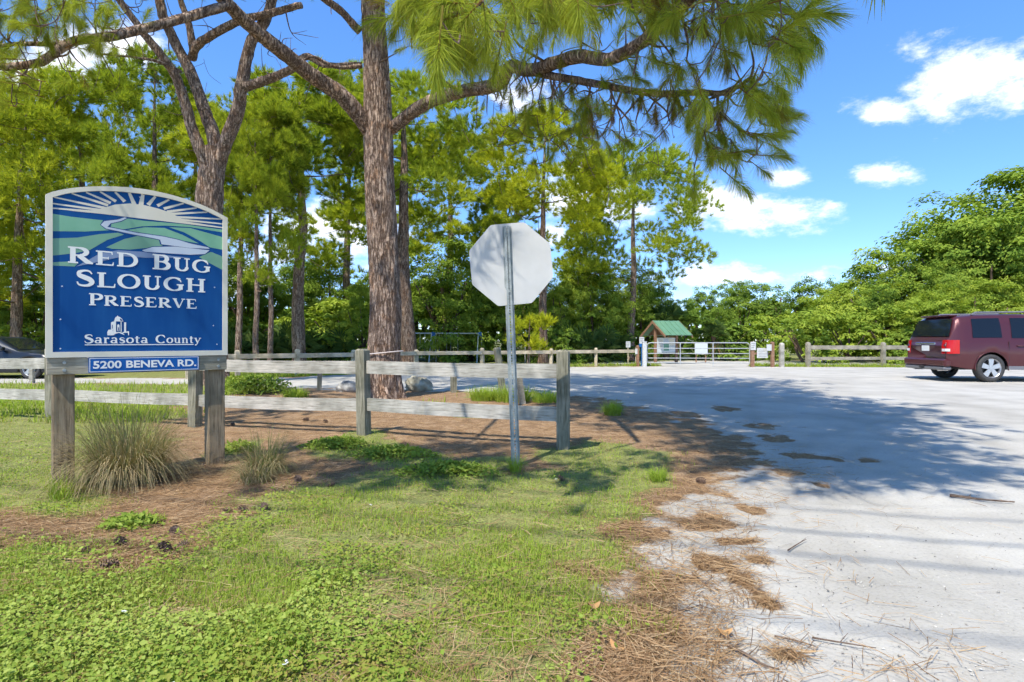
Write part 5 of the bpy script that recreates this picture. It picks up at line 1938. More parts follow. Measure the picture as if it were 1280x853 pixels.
def notice(name, label, x_, z_, w, h, zc, mat, post_h, post_mat, post_w=.05, board=True, rz=0.0, square=True, trim=None):
    p = at(x_, 426.5, z_)
    t = thing(name, label, 'sign', (p[0], p[1], 0), rz)
    if post_h:
        post_mesh(post_w, post_h, .015).build('post', MAT[post_mat], t)
    b = bbox(MB(), -w / 2, w / 2, -post_w / 2 - .022, -post_w / 2 - .004, zc - h / 2, zc + h / 2, .003).build('board', MAT[mat], t)
    for k in range(3):
        z = zc + h * (.28 - .25 * k)
        box(MB(), -w * .36, w * (.36 - .1 * k), -post_w / 2 - .0245, -post_w / 2 - .0225, z - h * .035, z + h * .035).build('text_line', MAT['grey_pl'], b)
    if trim:
        box(MB(), -w / 2 - .02, w / 2 + .02, -post_w / 2 - .02, -post_w / 2 - .003, zc - h / 2 - .16, zc - h / 2 - .005).build('blue_panel', MAT[trim], t)
    return t


notice('notice_sign', 'small white notice with a blue band at the left gate post', 802, 26.4, .22, .30, 1.18, 'paint_w', 1.34, 'bluepl', .05, trim='bluepl')
notice('notice_sign', 'small white notice on a thin stake left of the gate', 785, 28.5, .22, .30, .98, 'paint_w', 1.1, 'tan_wood', .05)
notice('notice_sign', 'white notice on a brown post at the right end of the gate', 940.5, 25.5, .24, .36, .93, 'paint_w', 1.12, 'brown', .14)
p = at(965.5, 426.5, 25.4)
t = thing('wooden_post', 'brown post between the gate notices and the white bollard', 'post', (p[0], p[1], 0))
post_mesh(.13, 1.12, .03).build('shaft', MAT['brown'], t)
bbox(MB(), -.29, -.07, -.09, -.07, .72, 1.0, .003).build('small_board', MAT['paint_w'], t)
p = at(953, 426.5, 25.45)
t = thing('notice_sign', 'largest white notice hung between the two brown posts', 'sign', (p[0], p[1], 0))
b = bbox(MB(), -.24, .24, -.012, .012, .40, .84, .003).build('board', MAT['paint_w'], t)
for k in range(5):
    box(MB(), -.18, .18 - .04 * (k % 2), -.0145, -.0125, .74 - .07 * k, .755 - .07 * k).build('text_line', MAT['grey_pl'], b)
box(MB(), -.50, .50, .02, .05, .55, .64).build('crosspiece', MAT['brown'], t)
p = at(977, 426.5, 25.3)
t = thing('bollard', 'short white weathered bollard right of the notices', 'bollard', (p[0], p[1], 0))
post_mesh(.17, 1.08, .06).build('shaft', MAT['rail'], t)
p = at(797, 426.5, 26.3)
t = thing('wooden_post', 'dark end post of the low fence with a white tag', 'post', (p[0], p[1], 0))
post_mesh(.12, .95, .03).build('shaft', MAT['brown'], t)
bbox(MB(), -.13, -.02, -.08, -.065, .55, .80, .003).build('tag', MAT['paint_w'], t)
p = at(876.5, 426.5, 30.5)
t = thing('map_board', 'pale blank board standing behind the gate', 'sign', (p[0], p[1], 0))
bbox(MB(), -.34, .34, -.02, .02, .45, 1.05, .005).build('board', MAT['board'], t)
for s in (-1, 1):
    bbox(MB(), s * .25 - .03, s * .25 + .03, .022, .08, -.1, 1.0, .004).build('leg', MAT['brown'], t)
for x_ in (656.5, 661.5):
    p = at(x_, 426.5, 29)
    t = thing('stake', 'thin grey stake, the %s of two beside the young pine' % ('left' if x_ < 660 else 'right'), 'stake', (p[0], p[1], 0), 0, 'two grey stakes')
    post_mesh(.07, 1.0, .02).build('shaft', MAT['beam'], t)

# ------------------------------------------------------------------ kiosk with a green roof
p = at(836, 426.5, 29.4)
ki = thing('kiosk', 'trailhead notice kiosk with a green metal gable roof', 'kiosk', (p[0] - .15, p[1], 0), R(19))
RL, HW_, EZ, RZ = .78, 1.12, 1.42, 2.16
for s in (-1, 1):                                # two pitched roof sheets with ribs
    mb = MB()
    V = np.array([(-RL, s * HW_, EZ), (RL, s * HW_, EZ), (RL, 0, RZ), (-RL, 0, RZ)])
    up = np.array([0, s * (RZ - EZ), HW_])
    up /= np.linalg.norm(up)
    mb.add(np.vstack([V, V + up * .03]), np.array([(0, 1, 2, 3), (4, 5, 6, 7), (0, 1, 5, 4), (1, 2, 6, 5), (2, 3, 7, 6), (3, 0, 4, 7)]))
    rf_ = mb.build('roof_sheet', MAT['roof'], ki)
    for x_ in np.linspace(-RL + .04, RL - .04, 6):
        V = np.array([(x_ - .012, s * HW_, EZ), (x_ + .012, s * HW_, EZ), (x_ + .012, 0, RZ), (x_ - .012, 0, RZ)])
        MB().add(np.vstack([V + up * .031, V + up * .05]), np.array([(0, 1, 2, 3), (4, 5, 6, 7), (0, 1, 5, 4), (1, 2, 6, 5), (2, 3, 7, 6), (3, 0, 4, 7)])).build('rib', MAT['roof'], rf_)
for x_ in (-.62, .62):
    bbox(MB(), x_ - .06, x_ + .06, -.06, .06, -.1, 2.02, .006).build('post', MAT['brown'], ki)
    mb = MB()
    prism(mb, [(-.95, 1.44), (.95, 1.44), (0, 2.06)], x_ - .065 * np.sign(x_) * 3 - .02, x_ - .065 * np.sign(x_) * 3 + .02, Matrix(((0, 0, 1, 0), (1, 0, 0, 0), (0, 1, 0, 0), (0, 0, 0, 1))))
    mb.build('gable', MAT['brown'], ki)
for s in (-1, 1):
    for e in (-1, 1):
        V = np.array([(e * (RL + .012) - .02, s * HW_, EZ - .11), (e * (RL + .012) + .02, s * HW_, EZ - .11), (e * (RL + .012) + .02, 0, RZ - .11), (e * (RL + .012) - .02, 0, RZ - .11)])
        MB().add(np.vstack([V, V + np.array([0, 0, .13])]), np.array([(0, 1, 2, 3), (4, 5, 6, 7), (0, 1, 5, 4), (1, 2, 6, 5), (2, 3, 7, 6), (3, 0, 4, 7)])).build('barge_board', MAT['brown'], ki)
pn = bbox(MB(), -.55, .55, -.03, .03, .55, 1.32, .005).build('notice_panel', MAT['board'], ki)
for k, (x0, x1, z0, z1) in enumerate([(-.48, -.2, .8, 1.22), (-.15, .16, .66, 1.0), (.2, .48, .9, 1.25), (-.14, .14, 1.05, 1.26)]):
    box(MB(), x0, x1, -.034, -.031, z0, z1).build('poster', MAT[('paint_w', 'sgreen2', 'cream', 'lilac')[k]], pn)

# ------------------------------------------------------------------ swing set
a_, b_ = at(512, 426.5, 30.0), at(600, 426.5, 31.0)
SWL = float(np.linalg.norm((b_ - a_)[:2]))
sw = thing('swing_set', 'pale metal swing set with blue corner joints beyond the low fence', 'swing set', (a_[0], a_[1], 0), math.atan2(b_[1] - a_[1], b_[0] - a_[0]))
SH = 1.56
MAT['pale_steel'] = plain('pale_steel', (.62, .66, .64), .5)
tube(MB(), [(-.2, 0, SH), (SWL, 0, SH)], .033, 8).build('top_bar', MAT['pale_steel'], sw)
for x_ in (SWL * .33, SWL):
    for s in (-1, 1):
        tube(MB(), [(x_ + s * .10, s * .03, SH), (x_ + s * .30 - .05, s * .8, -.05)], .03, 8).build('leg', MAT['pale_steel'], sw)
    bbox(MB(), x_ - .10, x_ + .10, -.07, .07, SH - .16, SH + .07, .02).build('joint', MAT['bluepl'], sw)
for k, x_ in enumerate((.35, .98, 1.75, 2.35)):
    seat = MB()
    bbox(seat, x_ - .2, x_ + .2, -.07, .07, .40, .42, .006)
    st = seat.build('swing_seat', MAT['dark'], sw)
    for s in (-1, 1):
        tube(MB(), [(x_ + s * .19, 0, SH - .03), (x_ + s * .19, 0, .42)], .012, 5).build('chain', MAT['gate'], st)


# ------------------------------------------------------------------ cars
def wheel(parent, x, y, r, w, side, spokes=5):
    """tyre, rim and spokes; side is -1 or +1 (outer face)"""
    M = Matrix.Translation((x, y, r)) @ Matrix.Rotation(R(-90 * side), 4, 'X')
    ty = lathe(MB(), [(r * .66, -w / 2), (r * .90, -w / 2), (r * .97, -w * .42), (r, -w * .28), (r, w * .28), (r * .97, w * .42), (r * .90, w / 2), (r * .70, w / 2), (r * .66, w * .4)], 36, M).build('wheel', MAT['rubber'], parent, None, True)
    rm = MB()
    lathe(rm, [(r * .66, -w * .4), (r * .62, w * .30), (r * .67, w * .44), (r * .69, w * .47)], 36, M)
    lathe(rm, [(0.0, w * .43), (r * .13, w * .43), (r * .15, w * .36)], 18, M)
    for k in range(spokes):
        Mk = M @ Matrix.Rotation(2 * math.pi * k / spokes + .3, 4, 'Z')
        prism(rm, [(r * .10, -r * .12), (r * .66, -r * .19), (r * .66, r * .19), (r * .10, r * .12)], w * .26, w * .41, Mk)
    rm.build('rim', MAT['alloy'], ty)
    lathe(MB(), [(0, w * .12), (r * .63, w * .12)], 24, M).build('brake_disc', MAT['dark'], ty)
    return ty


def car(t, L, W, prof_top, belt, wheels, wr, paint, zl=.30, side_pts=None, tumble=.16, roof_z=1.8):
    """body shell: stations along x, half profile mirrored; prof_top gives the upper outline"""
    px_, pz_ = np.array(prof_top).T
    xs = np.unique(np.r_[np.linspace(0, L, 70), px_, [w + d for w in wheels for d in np.linspace(-wr * 1.17, wr * 1.17, 19)]])
    hw = W / 2
    rows = []
    for x in xs:
        zt = np.interp(x, px_, pz_)
        end = min(x, L - x)
        wx = hw * (1 - .16 * max(0, 1 - end / .55) ** 2.2)
        low = zl + .10 * max(0, 1 - end / .5)
        for w in wheels:
            d_ = abs(x - w)
            if d_ < wr * 1.16:
                low = max(low, wr + math.sqrt(max(0, (wr * 1.16) ** 2 - d_ * d_)) * 1.0)
        prof = [(wx * .975, low), (wx * 1.0, max(low + .01, zl + .22)), (wx * 1.005, max(low + .02, belt * .72)), (wx * .985, belt - .07), (wx * .955, belt)]
        gh = max(zt - belt, 0)
        prof += [(wx * .955 - tumble * .45 * min(gh / (roof_z - belt), 1), belt + gh * .5), (wx * .955 - tumble * min(gh / (roof_z - belt), 1), belt + gh * .88),
                 (wx * .955 - tumble * 1.55 * min(gh / (roof_z - belt), 1) - .02, belt + gh * .97), (wx * .45, max(belt, zt)), (0, max(belt, zt) + .004)]
        prof = np.array(prof)
        prof[:, 1] = np.minimum(prof[:, 1], zt + np.array([0, 0, 0, 0, 0, 0, 0, 0, 0, .01]))
        prof[0, 1] = min(prof[0, 1], low)
        rows.append(np.c_[np.full(len(prof), x), -prof[:, 0], prof[:, 1]])
    rows = np.array(rows)
    m = rows.shape[1]
    full = np.concatenate([rows, rows[:, -2::-1] * np.array([1, -1, 1])], 1)
    n, k = full.shape[:2]
    i = np.arange(n - 1)[:, None] * k
    j = np.arange(k - 1)[None]
    mb = MB().add(full.reshape(-1, 3), np.stack([i + j, i + k + j, i + k + j + 1, i + j + 1], -1).reshape(-1, 4))
    mb.F += [np.arange(k)[None][:, ::-1], ((n - 1) * k + np.arange(k))[None]]
    mb.T += [np.array([.5])] * 2
    body = mb.build('body', MAT[paint], t, None, True)
    # dark floor pan
    box(MB(), .35, L - .35, -hw * .86, hw * .86, zl - .02, zl + .22).build('floor_pan', MAT['dark'], t)

    def surf(x, f):
        """side surface point at x; f runs 0 at the belt to 1 at the window top"""
        zt = np.interp(x, px_, pz_)
        end = min(x, L - x)
        wx = hw * (1 - .16 * max(0, 1 - end / .55) ** 2.2)
        gh = max(zt - belt, 0)
        y = wx * .955 - tumble * min(gh / (roof_z - belt), 1) * np.interp(.88 * f, [0, .5, .88], [0, .45, 1])
        return np.array([x, -y, belt + gh * .88 * f])

    def window(name, x0, x1, f0, f1, side, slant0=0.0, slant1=0.0, parent=body):
        V = []
        for f in (f0, (f0 + .568) / 2, .568, (.568 + f1) / 2, f1):
            e = (f - f0) / (f1 - f0)
            for x in np.linspace(x0 + slant0 * e, x1 + slant1 * e, 4):
                p = surf(x, f) + np.array([0, -.009, .002])
                V.append(p * np.array([1, 1 if side < 0 else -1, 1]))
        fs = [(r_ * 4 + c, r_ * 4 + c + 1, r_ * 4 + 5 + c, r_ * 4 + 4 + c) for r_ in range(4) for c in range(3)]
        return MB().add(np.array(V), np.array(fs)).build(name, MAT['tint_glass'], parent, None, True)
    return body, surf, window


# the maroon SUV, rear to the left
SC = 1.04
suv = thing('suv', 'maroon SUV parked at the right edge of the lot', 'car', (13.45 - 1.13, 17.15, 0), R(-3.5))
suv.scale = (SC, SC, SC * 1.03)
Ls = 4.86
body, surf, window = car(suv, Ls, 1.98, [(0, .95), (.03, 1.08), (.10, 1.18), (.27, 1.67), (.36, 1.74), (.8, 1.785), (1.8, 1.80), (2.7, 1.785), (3.0, 1.74), (3.62, 1.20), (3.75, 1.16), (4.4, 1.09), (4.7, .98), (4.86, .72)],
                         1.10, (1.08, 3.88), .365, 'maroon', .34)
for s in (-1, 1):
    wheel(suv, 1.08, s * .86, .365, .25, s)
    wheel(suv, 3.88, s * .86, .365, .25, s)
    window('side_window', .62, 1.38, .10, .94, s, .04, .0)
    w_ = window('side_window', 1.62, 2.42, .08, .94, s, .04, .0)
    window('side_window', 2.52, 3.36, .08, .94, s, .0, -.38)
    # quarter-glass divider, door seams, handles
    y_ = s * .99
    for x_ in (1.52, 2.47):
        box(MB(), x_ - .004, x_ + .004, *sorted((y_ - s * .012, y_ + s * .003)), .48, 1.06).build('door_seam', MAT['dark'], body)
    for x_ in (1.72, 2.66):
        bbox(MB(), x_, x_ + .22, *sorted((s * .985, s * 1.015)), .93, .965, .008).build('door_handle', MAT['maroon'], body)
    box(MB(), 1.50, 3.45, *sorted((s * .93, s * 1.0)), .33, .42).build('sill', MAT['grey_pl'], body)
    # arch trim
    mb = MB()
    for cx in (1.08, 3.88):
        a = np.linspace(R(-8), R(188), 25)
        tube(mb, np.c_[cx + .43 * np.cos(a), np.full(25, s * .985), .365 + .43 * np.sin(a)], .016, 5)
        P2 = None
    mb.build('arch_trim', MAT['maroon'], body, None, True)['kind'] = 'stuff'
    # roof rail
    tube(MB(), [(.75, s * .70, 1.77), (.85, s * .70, 1.83), (2.5, s * .70, 1.845), (2.65, s * .70, 1.79)], .022, 8).build('roof_rail', MAT['grey_pl'], body)
    # tail lamp wrapping the corner
    mb = MB()
    V = []
    for x_, y2 in ((.005, .66), (.012, .80), (.06, .905), (.20, .962), (.27, .972)):
        for z in (.74, .92, 1.10):
            V.append((x_ - .012 + (.03 if z > 1 and x_ < .1 else 0), s * (y2 + .012), z))
    fs = [(r_ * 3 + c, r_ * 3 + c + 1, r_ * 3 + 4 + c, r_ * 3 + 3 + c) for r_ in range(4) for c in range(2)]
    tl = mb.add(np.array(V), np.array(fs)).build('tail_light', MAT['red_lens'], body, None, True)
    MB().add(np.array([(-.02, s * .70, .80), (-.015, s * .83, .80), (.05, s * .925, .80), (-.02, s * .70, .87), (-.015, s * .83, .87), (.05, s * .925, .87)]), np.array([(0, 1, 4, 3), (1, 2, 5, 4)])).build('reverse_lens', MAT['clear_lens'], tl)
    bbox(MB(), 3.30, 3.48, *sorted((s * .98, s * 1.16)), 1.06, 1.20, .03).build('door_mirror', MAT['maroon'], body)
    box(MB(), 4.70, 4.80, *sorted((s * .55, s * .80)), .74, .90).build('head_light', MAT['clear_lens'], body)
    tube(MB(), [(.0, s * .52, .30), (.25, s * .52, .30)], .035, 10).build('exhaust', MAT['chrome'], suv)
# rear glass, wiper, garnish, plate, bumper
MB().add(np.array([(.104, -.82, 1.20), (.104, .82, 1.20), (.262, .71, 1.655), (.262, -.71, 1.655)]) + np.array([-.016, 0, .006]), np.array([(0, 1, 2, 3)])).build('rear_window', MAT['tint_glass'], body)
bbox(MB(), -.022, .0, -.42, .42, .975, 1.035, .008).build('chrome_garnish', MAT['chrome'], body)
lp_ = bbox(MB(), -.016, .0, -.16, .16, .80, .95, .006).build('license_plate', MAT['plate'], body)
bbox(MB(), -.08, .12, -.90, .90, .40, .60, .04).build('rear_bumper', MAT['maroon'], suv)
bbox(MB(), -.07, .14, -.86, .86, .30, .395, .03).build('bumper_skid', MAT['grey_pl'], suv)
bbox(MB(), -.16, .0, -.05, .05, .33, .40, .01).build('tow_hitch', MAT['dark'], suv)
bbox(MB(), .24, .44, -.62, .62, 1.735, 1.78, .015).build('spoiler', MAT['maroon'], body)
MB().add(np.array([(3.02, -.66, 1.735), (3.02, .66, 1.735), (3.60, .78, 1.225), (3.60, -.78, 1.225)]) + np.array([.014, 0, .008]), np.array([(0, 1, 2, 3)])).build('windscreen', MAT['tint_glass'], body)

# the low black car at the left edge, nose to the right
p = at(0, 426.5, 17.6)
blk = thing('parked_car', 'low black car half hidden behind the blue sign and fence', 'car', (-13.45 - 4.3 - .45, 18.2, 0), R(2))
body, surf, window = car(blk, 4.45, 1.78, [(0, .62), (.06, .86), (.5, .92), (.75, .94), (1.45, 1.24), (1.9, 1.29), (2.4, 1.26), (3.15, .86), (3.25, .83), (3.9, .76), (4.3, .62), (4.45, .48)],
                         .80, (.85, 3.55), .31, 'black_car', .2, tumble=.2, roof_z=1.28)
for s in (-1, 1):
    wheel(blk, .85, s * .77, .31, .21, s)
    wheel(blk, 3.55, s * .77, .31, .21, s)
    window('side_window', 1.25, 1.9, .12, .92, s, .25, .0)
    window('side_window', 1.95, 2.85, .12, .92, s, .0, -.35)
    box(MB(), 4.22, 4.36, *sorted((s * .5, s * .76)), .56, .64).build('head_light', MAT['clear_lens'], body)
    bbox(MB(), 2.72, 2.86, *sorted((s * .88, s * 1.02)), .86, .97, .02).build('door_mirror', MAT['black_car'], body)
    box(MB(), -.01, .06, *sorted((s * .45, s * .74)), .66, .78).build('tail_light', MAT['red_lens'], body)
MB().add(np.array([(2.45, -.56, 1.235), (2.45, .56, 1.235), (3.10, .66, .885), (3.10, -.66, .885)]) + np.array([.014, 0, .008]), np.array([(0, 1, 2, 3)])).build('windscreen', MAT['tint_glass'], body)
MB().add(np.array([(.80, -.66, .965), (.80, .66, .965), (1.42, .56, 1.235), (1.42, -.56, 1.235)]) + np.array([-.014, 0, .008]), np.array([(0, 1, 2, 3)])).build('rear_window', MAT['tint_glass'], body)
p = gp(40, 479)
t = thing('short_post', 'pale short post in front of the parked black car', 'post', (p[0], p[1], 0))
post_mesh(.10, .42, .03).build('shaft', MAT['rail'], t)


# ------------------------------------------------------------------ old short posts behind the near fence
for x_, yb, h, w, ax, ay, lab in [(399, 488, .52, .10, 0, 2, 'short dark post left of the grey rock'), (567, 491, .55, .12, 0, 0, 'short grey post right of the tan boulder'),
                                  (629, 494, 1.02, .12, -3, -7, 'tall leaning post with a dark foot left of the sign pole'), (653, 505, .72, .10, 4, -10, 'leaning bleached post right of the sign pole')]:
    p = gp(x_, yb)
    t = thing('leaning_post' if 'leaning' in lab else 'short_post', lab, 'post', (p[0], p[1], 0), 0, 'old posts behind the near fence')
    o = post_mesh(w, h, .02, .05).build('shaft', MAT['fence_post'] if x_ != 653 else MAT['beam'], t)
    o.rotation_euler = (R(ax), R(ay), .4)


# ------------------------------------------------------------------ rocks
def rock(name, label, x_, yb, w, d, h, mat, seed):
    p = gp(x_, yb)
    n, m = 40, 24
    a, b = np.meshgrid(np.linspace(0, 2 * math.pi, n, endpoint=False), np.linspace(0.02, math.pi - .02, m))
    v = np.stack([np.sin(b) * np.cos(a), np.sin(b) * np.sin(a), np.cos(b)], -1)
    nn = fbm(v[..., 0] * 2 + v[..., 2] * 1.7 + seed, v[..., 1] * 2 - v[..., 2] * 1.3 + seed, 4, seed)
    n3 = fbm(v[..., 0] * 6 + v[..., 2] * 5 + seed, v[..., 1] * 6 - v[..., 2] * 4, 3, seed + 3)
    v = v * (.55 + .75 * nn + .28 * np.abs(n3 - .5) * 2)[..., None]
    v = np.sign(v) * np.abs(v) ** .9
    V = v * np.array([w / 2, d / 2, h * .62]) + np.array([0, 0, h * .38])
    i = np.arange(m - 1)[:, None] * n
    j = np.arange(n)[None]
    mb = MB().add(V.reshape(-1, 3), np.stack([i + j, i + n + j, i + n + (j + 1) % n, i + (j + 1) % n], -1).reshape(-1, 4))
    o = mb.build(name, MAT[mat], None, None, True)
    o.location = (p[0], p[1], 0)
    tag(o, label, 'rock')


rock('boulder', 'rounded tan boulder right of the big near trunk', 523, 489, .62, .5, .33, 'rock', 3)
rock('rock', 'jagged grey-white rock left of the middle fence post', 434, 490, .46, .4, .24, 'rock2', 9)


# ------------------------------------------------------------------ bunch grasses and other clumps
def blades(n, r0, L, w, lean, seed, tint=(.5, .25), segs=4, dry=0.0):
    """arching blades from a tight base"""
    r = np.random.default_rng(seed)
    az = r.random(n) * 2 * math.pi
    b = np.c_[np.cos(az), np.sin(az)] * (r0 * r.random(n) ** .6)[:, None]
    le = lean[0] + (lean[1] - lean[0]) * r.random(n)
    ll = L * r.uniform(.55, 1.1, n)
    az2 = az + r.normal(0, .5, n)
    out = np.c_[np.cos(az2), np.sin(az2), np.zeros(n)]
    side = np.c_[-np.sin(az2), np.cos(az2), np.zeros(n)]
    rows = []
    p = np.c_[b, np.zeros(n)]
    ang = le * .35
    for k in range(segs + 1):
        ww = w * (1 - k / segs) ** .7
        rows += [p - side * ww / 2, p + side * ww / 2]
        p = p + (out * np.sin(ang)[:, None] + np.array([0, 0, 1.0]) * np.cos(ang)[:, None]) * (ll / segs)[:, None]
        p[:, 2] = np.maximum(p[:, 2], .01 + .02 * r.random(n))
        ang = ang + le * (.3 + .5 * r.random(n))
    V = np.stack(rows, 1)
    m = 2 * (segs + 1)
    k = (np.arange(n) * m)[:, None]
    Fq = np.concatenate([np.stack([k[:, 0] + 2 * e, k[:, 0] + 2 * e + 1, k[:, 0] + 2 * e + 3, k[:, 0] + 2 * e + 2], -1) for e in range(segs)])
    t1 = np.clip(r.normal(tint[0], tint[1], n) - dry * le / (lean[1] + .01), 0, 1)
    return V.reshape(-1, 3), Fq, np.tile(t1, segs)


def clump(name, label, x_, yb, n, r0, L, w, lean, mat, seed, tint=(.5, .25), dry=0., group='grass clumps'):
    p = gp(x_, yb)
    mb = MB().add(*blades(n, r0, L, w, lean, seed, tint, 4, dry))
    o = mb.build(name, MAT[mat])
    o.location = (p[0], p[1], float(gz(p[0], p[1])))
    return tag(o, label, 'grass', group)


clump('bunch_grass', 'large dry bunch grass between the two sign posts', 160, 602, 2000, .24, .80, .0052, (.15, 1.9), 'bunch', 1, (.44, .25), .45)
clump('bunch_grass', 'smaller dry bunch grass right of the sign', 332, 592, 620, .14, .48, .005, (.15, 1.9), 'bunch', 2, (.50, .25), .45)
clump('bunch_grass', 'low wispy bunch grass at the foot of the right sign post', 318, 604, 260, .12, .32, .005, (.5, 1.7), 'bunch', 12, (.45, .25), .35)
clump('grass_tuft', 'single bright tuft at the edge of the drive past the fence end', 766, 519, 420, .13, .27, .009, (.1, 1.2), 'grass', 3, (.75, .15))
clump('grass_tuft', 'bright tuft of grass at the end of the lawn', 822, 600, 180, .06, .16, .006, (.2, 1.3), 'grass', 4, (.7, .15))
clump('grass_tuft', 'tall bright grass behind the leaning posts', 640, 502, 700, .34, .36, .012, (.1, 1.0), 'grass', 5, (.75, .15))
clump('grass_tuft', 'tall bright grass left of the leaning dark-footed post', 605, 501, 520, .26, .32, .012, (.1, 1.0), 'grass', 6, (.72, .15))
clump('grass_tuft', 'bright grass right of the leaning bleached post', 682, 503, 420, .26, .26, .012, (.1, 1.1), 'grass', 7, (.7, .15))
clump('grass_tuft', 'grass tuft sprouting round the sign pole foot', 644, 590, 130, .05, .20, .006, (.1, 1.2), 'grass', 8, (.6, .2))
clump('grass_tuft', 'grass tuft against the left sign post', 76, 622, 130, .08, .25, .006, (.1, 1.2), 'grass', 13, (.6, .2))
clump('grass_tuft', 'green tuft among the weeds behind the fence near the sign', 370, 497, 420, .24, .26, .012, (.2, 1.3), 'grass', 15, (.6, .15))


def weed_patch(name, label, x_, yb, rx, ry, h, n, leaf, seed, tint=.6):
    """a low mound of leafy weeds"""
    r = np.random.default_rng(seed)
    p = gp(x_, yb)
    mb = MB()
    u = r.normal(0, .42, (n, 2))
    u = u[np.hypot(u[:, 0], u[:, 1]) < 1]
    z = h * (1 - u[:, 0] ** 2 - u[:, 1] ** 2) * r.random(len(u)) ** .5
    pos = np.c_[u[:, 0] * rx, u[:, 1] * ry, z + .01]
    scatter(mb, leaf_shape(*leaf), pos, r.normal(0, .7, (len(u), 3)) + np.array([0, 0, .45]), r.uniform(.6, 1.3, len(u)), tint - .5 + r.normal(0, .16, len(u)), nrm=r.normal(0, .5, (len(u), 3)) + np.array([0, -.1, 1]))
    # stems
    k = r.choice(len(u), min(60, len(u)), replace=False) if leaf[1] > .034 else []
    for q_ in k:
        tube(mb, [(pos[q_][0] * .6, pos[q_][1] * .6, 0), pos[q_]], .004, 3, .35, cap=False)
    o = mb.build(name, MAT['weeds'])
    o.location = (p[0], p[1], 0)
    return tag(o, label, 'weeds', 'weed patches')


weed_patch('weed_clump', 'mounded leafy weeds behind the fence right of the sign', 320, 492, .95, .6, .40, 1900, (.045, .09), 1, .6)
weed_patch('weed_clump', 'small weeds hugging the three-stemmed pine foot', 294, 486, .45, .4, .30, 700, (.045, .09), 2, .5)
weed_patch('weed_clump', 'leafy weeds in shade left of the middle fence post foot', 420, 560, .42, .30, .10, 1300, (.022, .040), 3, .55)
weed_patch('weed_clump', 'leafy weeds in front of the middle fence post', 490, 572, .5, .30, .10, 1500, (.022, .040), 4, .6)
weed_patch('weed_clump', 'leafy weeds in shade midway to the sign pole', 560, 592, .5, .22, .09, 1300, (.022, .040), 5, .55)
weed_patch('weed_clump', 'small green weeds on the straw near the lower left', 166, 658, .22, .14, .06, 600, (.018, .032), 6, .65)
weed_patch('weed_clump', 'weeds between the right sign post and small bunch grass', 300, 565, .26, .22, .10, 600, (.020, .036), 7, .5)


# ------------------------------------------------------------------ turf, weeds and straw lying on the ground
def cloud_points(n, x0, x1, y0, y1):
    """points spread so that near ground gets as many per picture area as far ground"""
    y = y0 * (y1 / y0) ** rng.random(n)
    x = rng.uniform(0, 1, n) * (x1 - x0) + x0
    return np.c_[x, y]


def fan_points(n, y0, y1, k0=-1.05, k1=1.05, pw=1.0):
    y = (y0 ** -pw + (y1 ** -pw - y0 ** -pw) * rng.random(n)) ** (-1 / pw)
    return np.c_[y * rng.uniform(k0, k1, n), y]


def lay_grass(n, y0, y1, h, w, k0, k1, tmean=.5, thr=.5):
    Pp = fan_points(n, y0, y1, k0, k1)
    tm = turf_mask(Pp) * (sand_mask(Pp) < .5)
    pn = fbm(Pp[:, 0] * 3, Pp[:, 1] * 3, 3, 61)
    keep = (tm + (rng.random(n) - .5) * .7 > thr) & (pn + rng.normal(0, .08, n) > .40)
    Pp, pn = Pp[keep], pn[keep]
    m = len(Pp)
    az = rng.random(m) * 6.283
    d = np.c_[np.cos(az), np.sin(az), np.zeros(m)]
    s = np.c_[-np.sin(az), np.cos(az), np.zeros(m)]
    L = h * rng.uniform(.45, 1.3, m) * (.6 + .9 * pn)
    le = rng.uniform(.15, 1.25, m)
    ww = w * rng.uniform(.7, 1.3, m)
    b = np.c_[Pp, gz(Pp[:, 0], Pp[:, 1]) - .004]
    mid = b + d * (L * .5 * np.sin(le * .5))[:, None] + np.array([0, 0, 1]) * (L * .5 * np.cos(le * .5))[:, None]
    tip = mid + d * (L * .5 * np.sin(le * 1.4))[:, None] + np.array([0, 0, 1]) * (L * .5 * np.cos(le * 1.4))[:, None]
    hw = s * ww[:, None] / 2
    V = np.stack([b - hw, b + hw, mid + hw * .8, mid - hw * .8, tip], 1).reshape(-1, 3)
    k = np.arange(m) * 5
    dry = fbm(Pp[:, 0] * 1.1, Pp[:, 1] * 1.1, 3, 71)
    t = np.clip(rng.normal(tmean, .22, m) - (dry > .56) * .22, 0, 1)
    return MB().add(V, [np.stack([k, k + 1, k + 2, k + 3], -1), np.stack([k + 3, k + 2, k + 4], -1)], np.r_[t, t])


g = lay_grass(210000, 1.25, 8.5, .046, .0034, -1.1, .55, .58)
tag(g.build('grass', MAT['grass']), 'short rough grass of the front lawn', 'grass', kind='stuff')
g = lay_grass(34000, 8.0, 17.5, .16, .013, -1.15, .35, .68, .55)
tag(g.build('grass', MAT['grass']), 'longer sunlit grass behind the near fence', 'grass', kind='stuff')
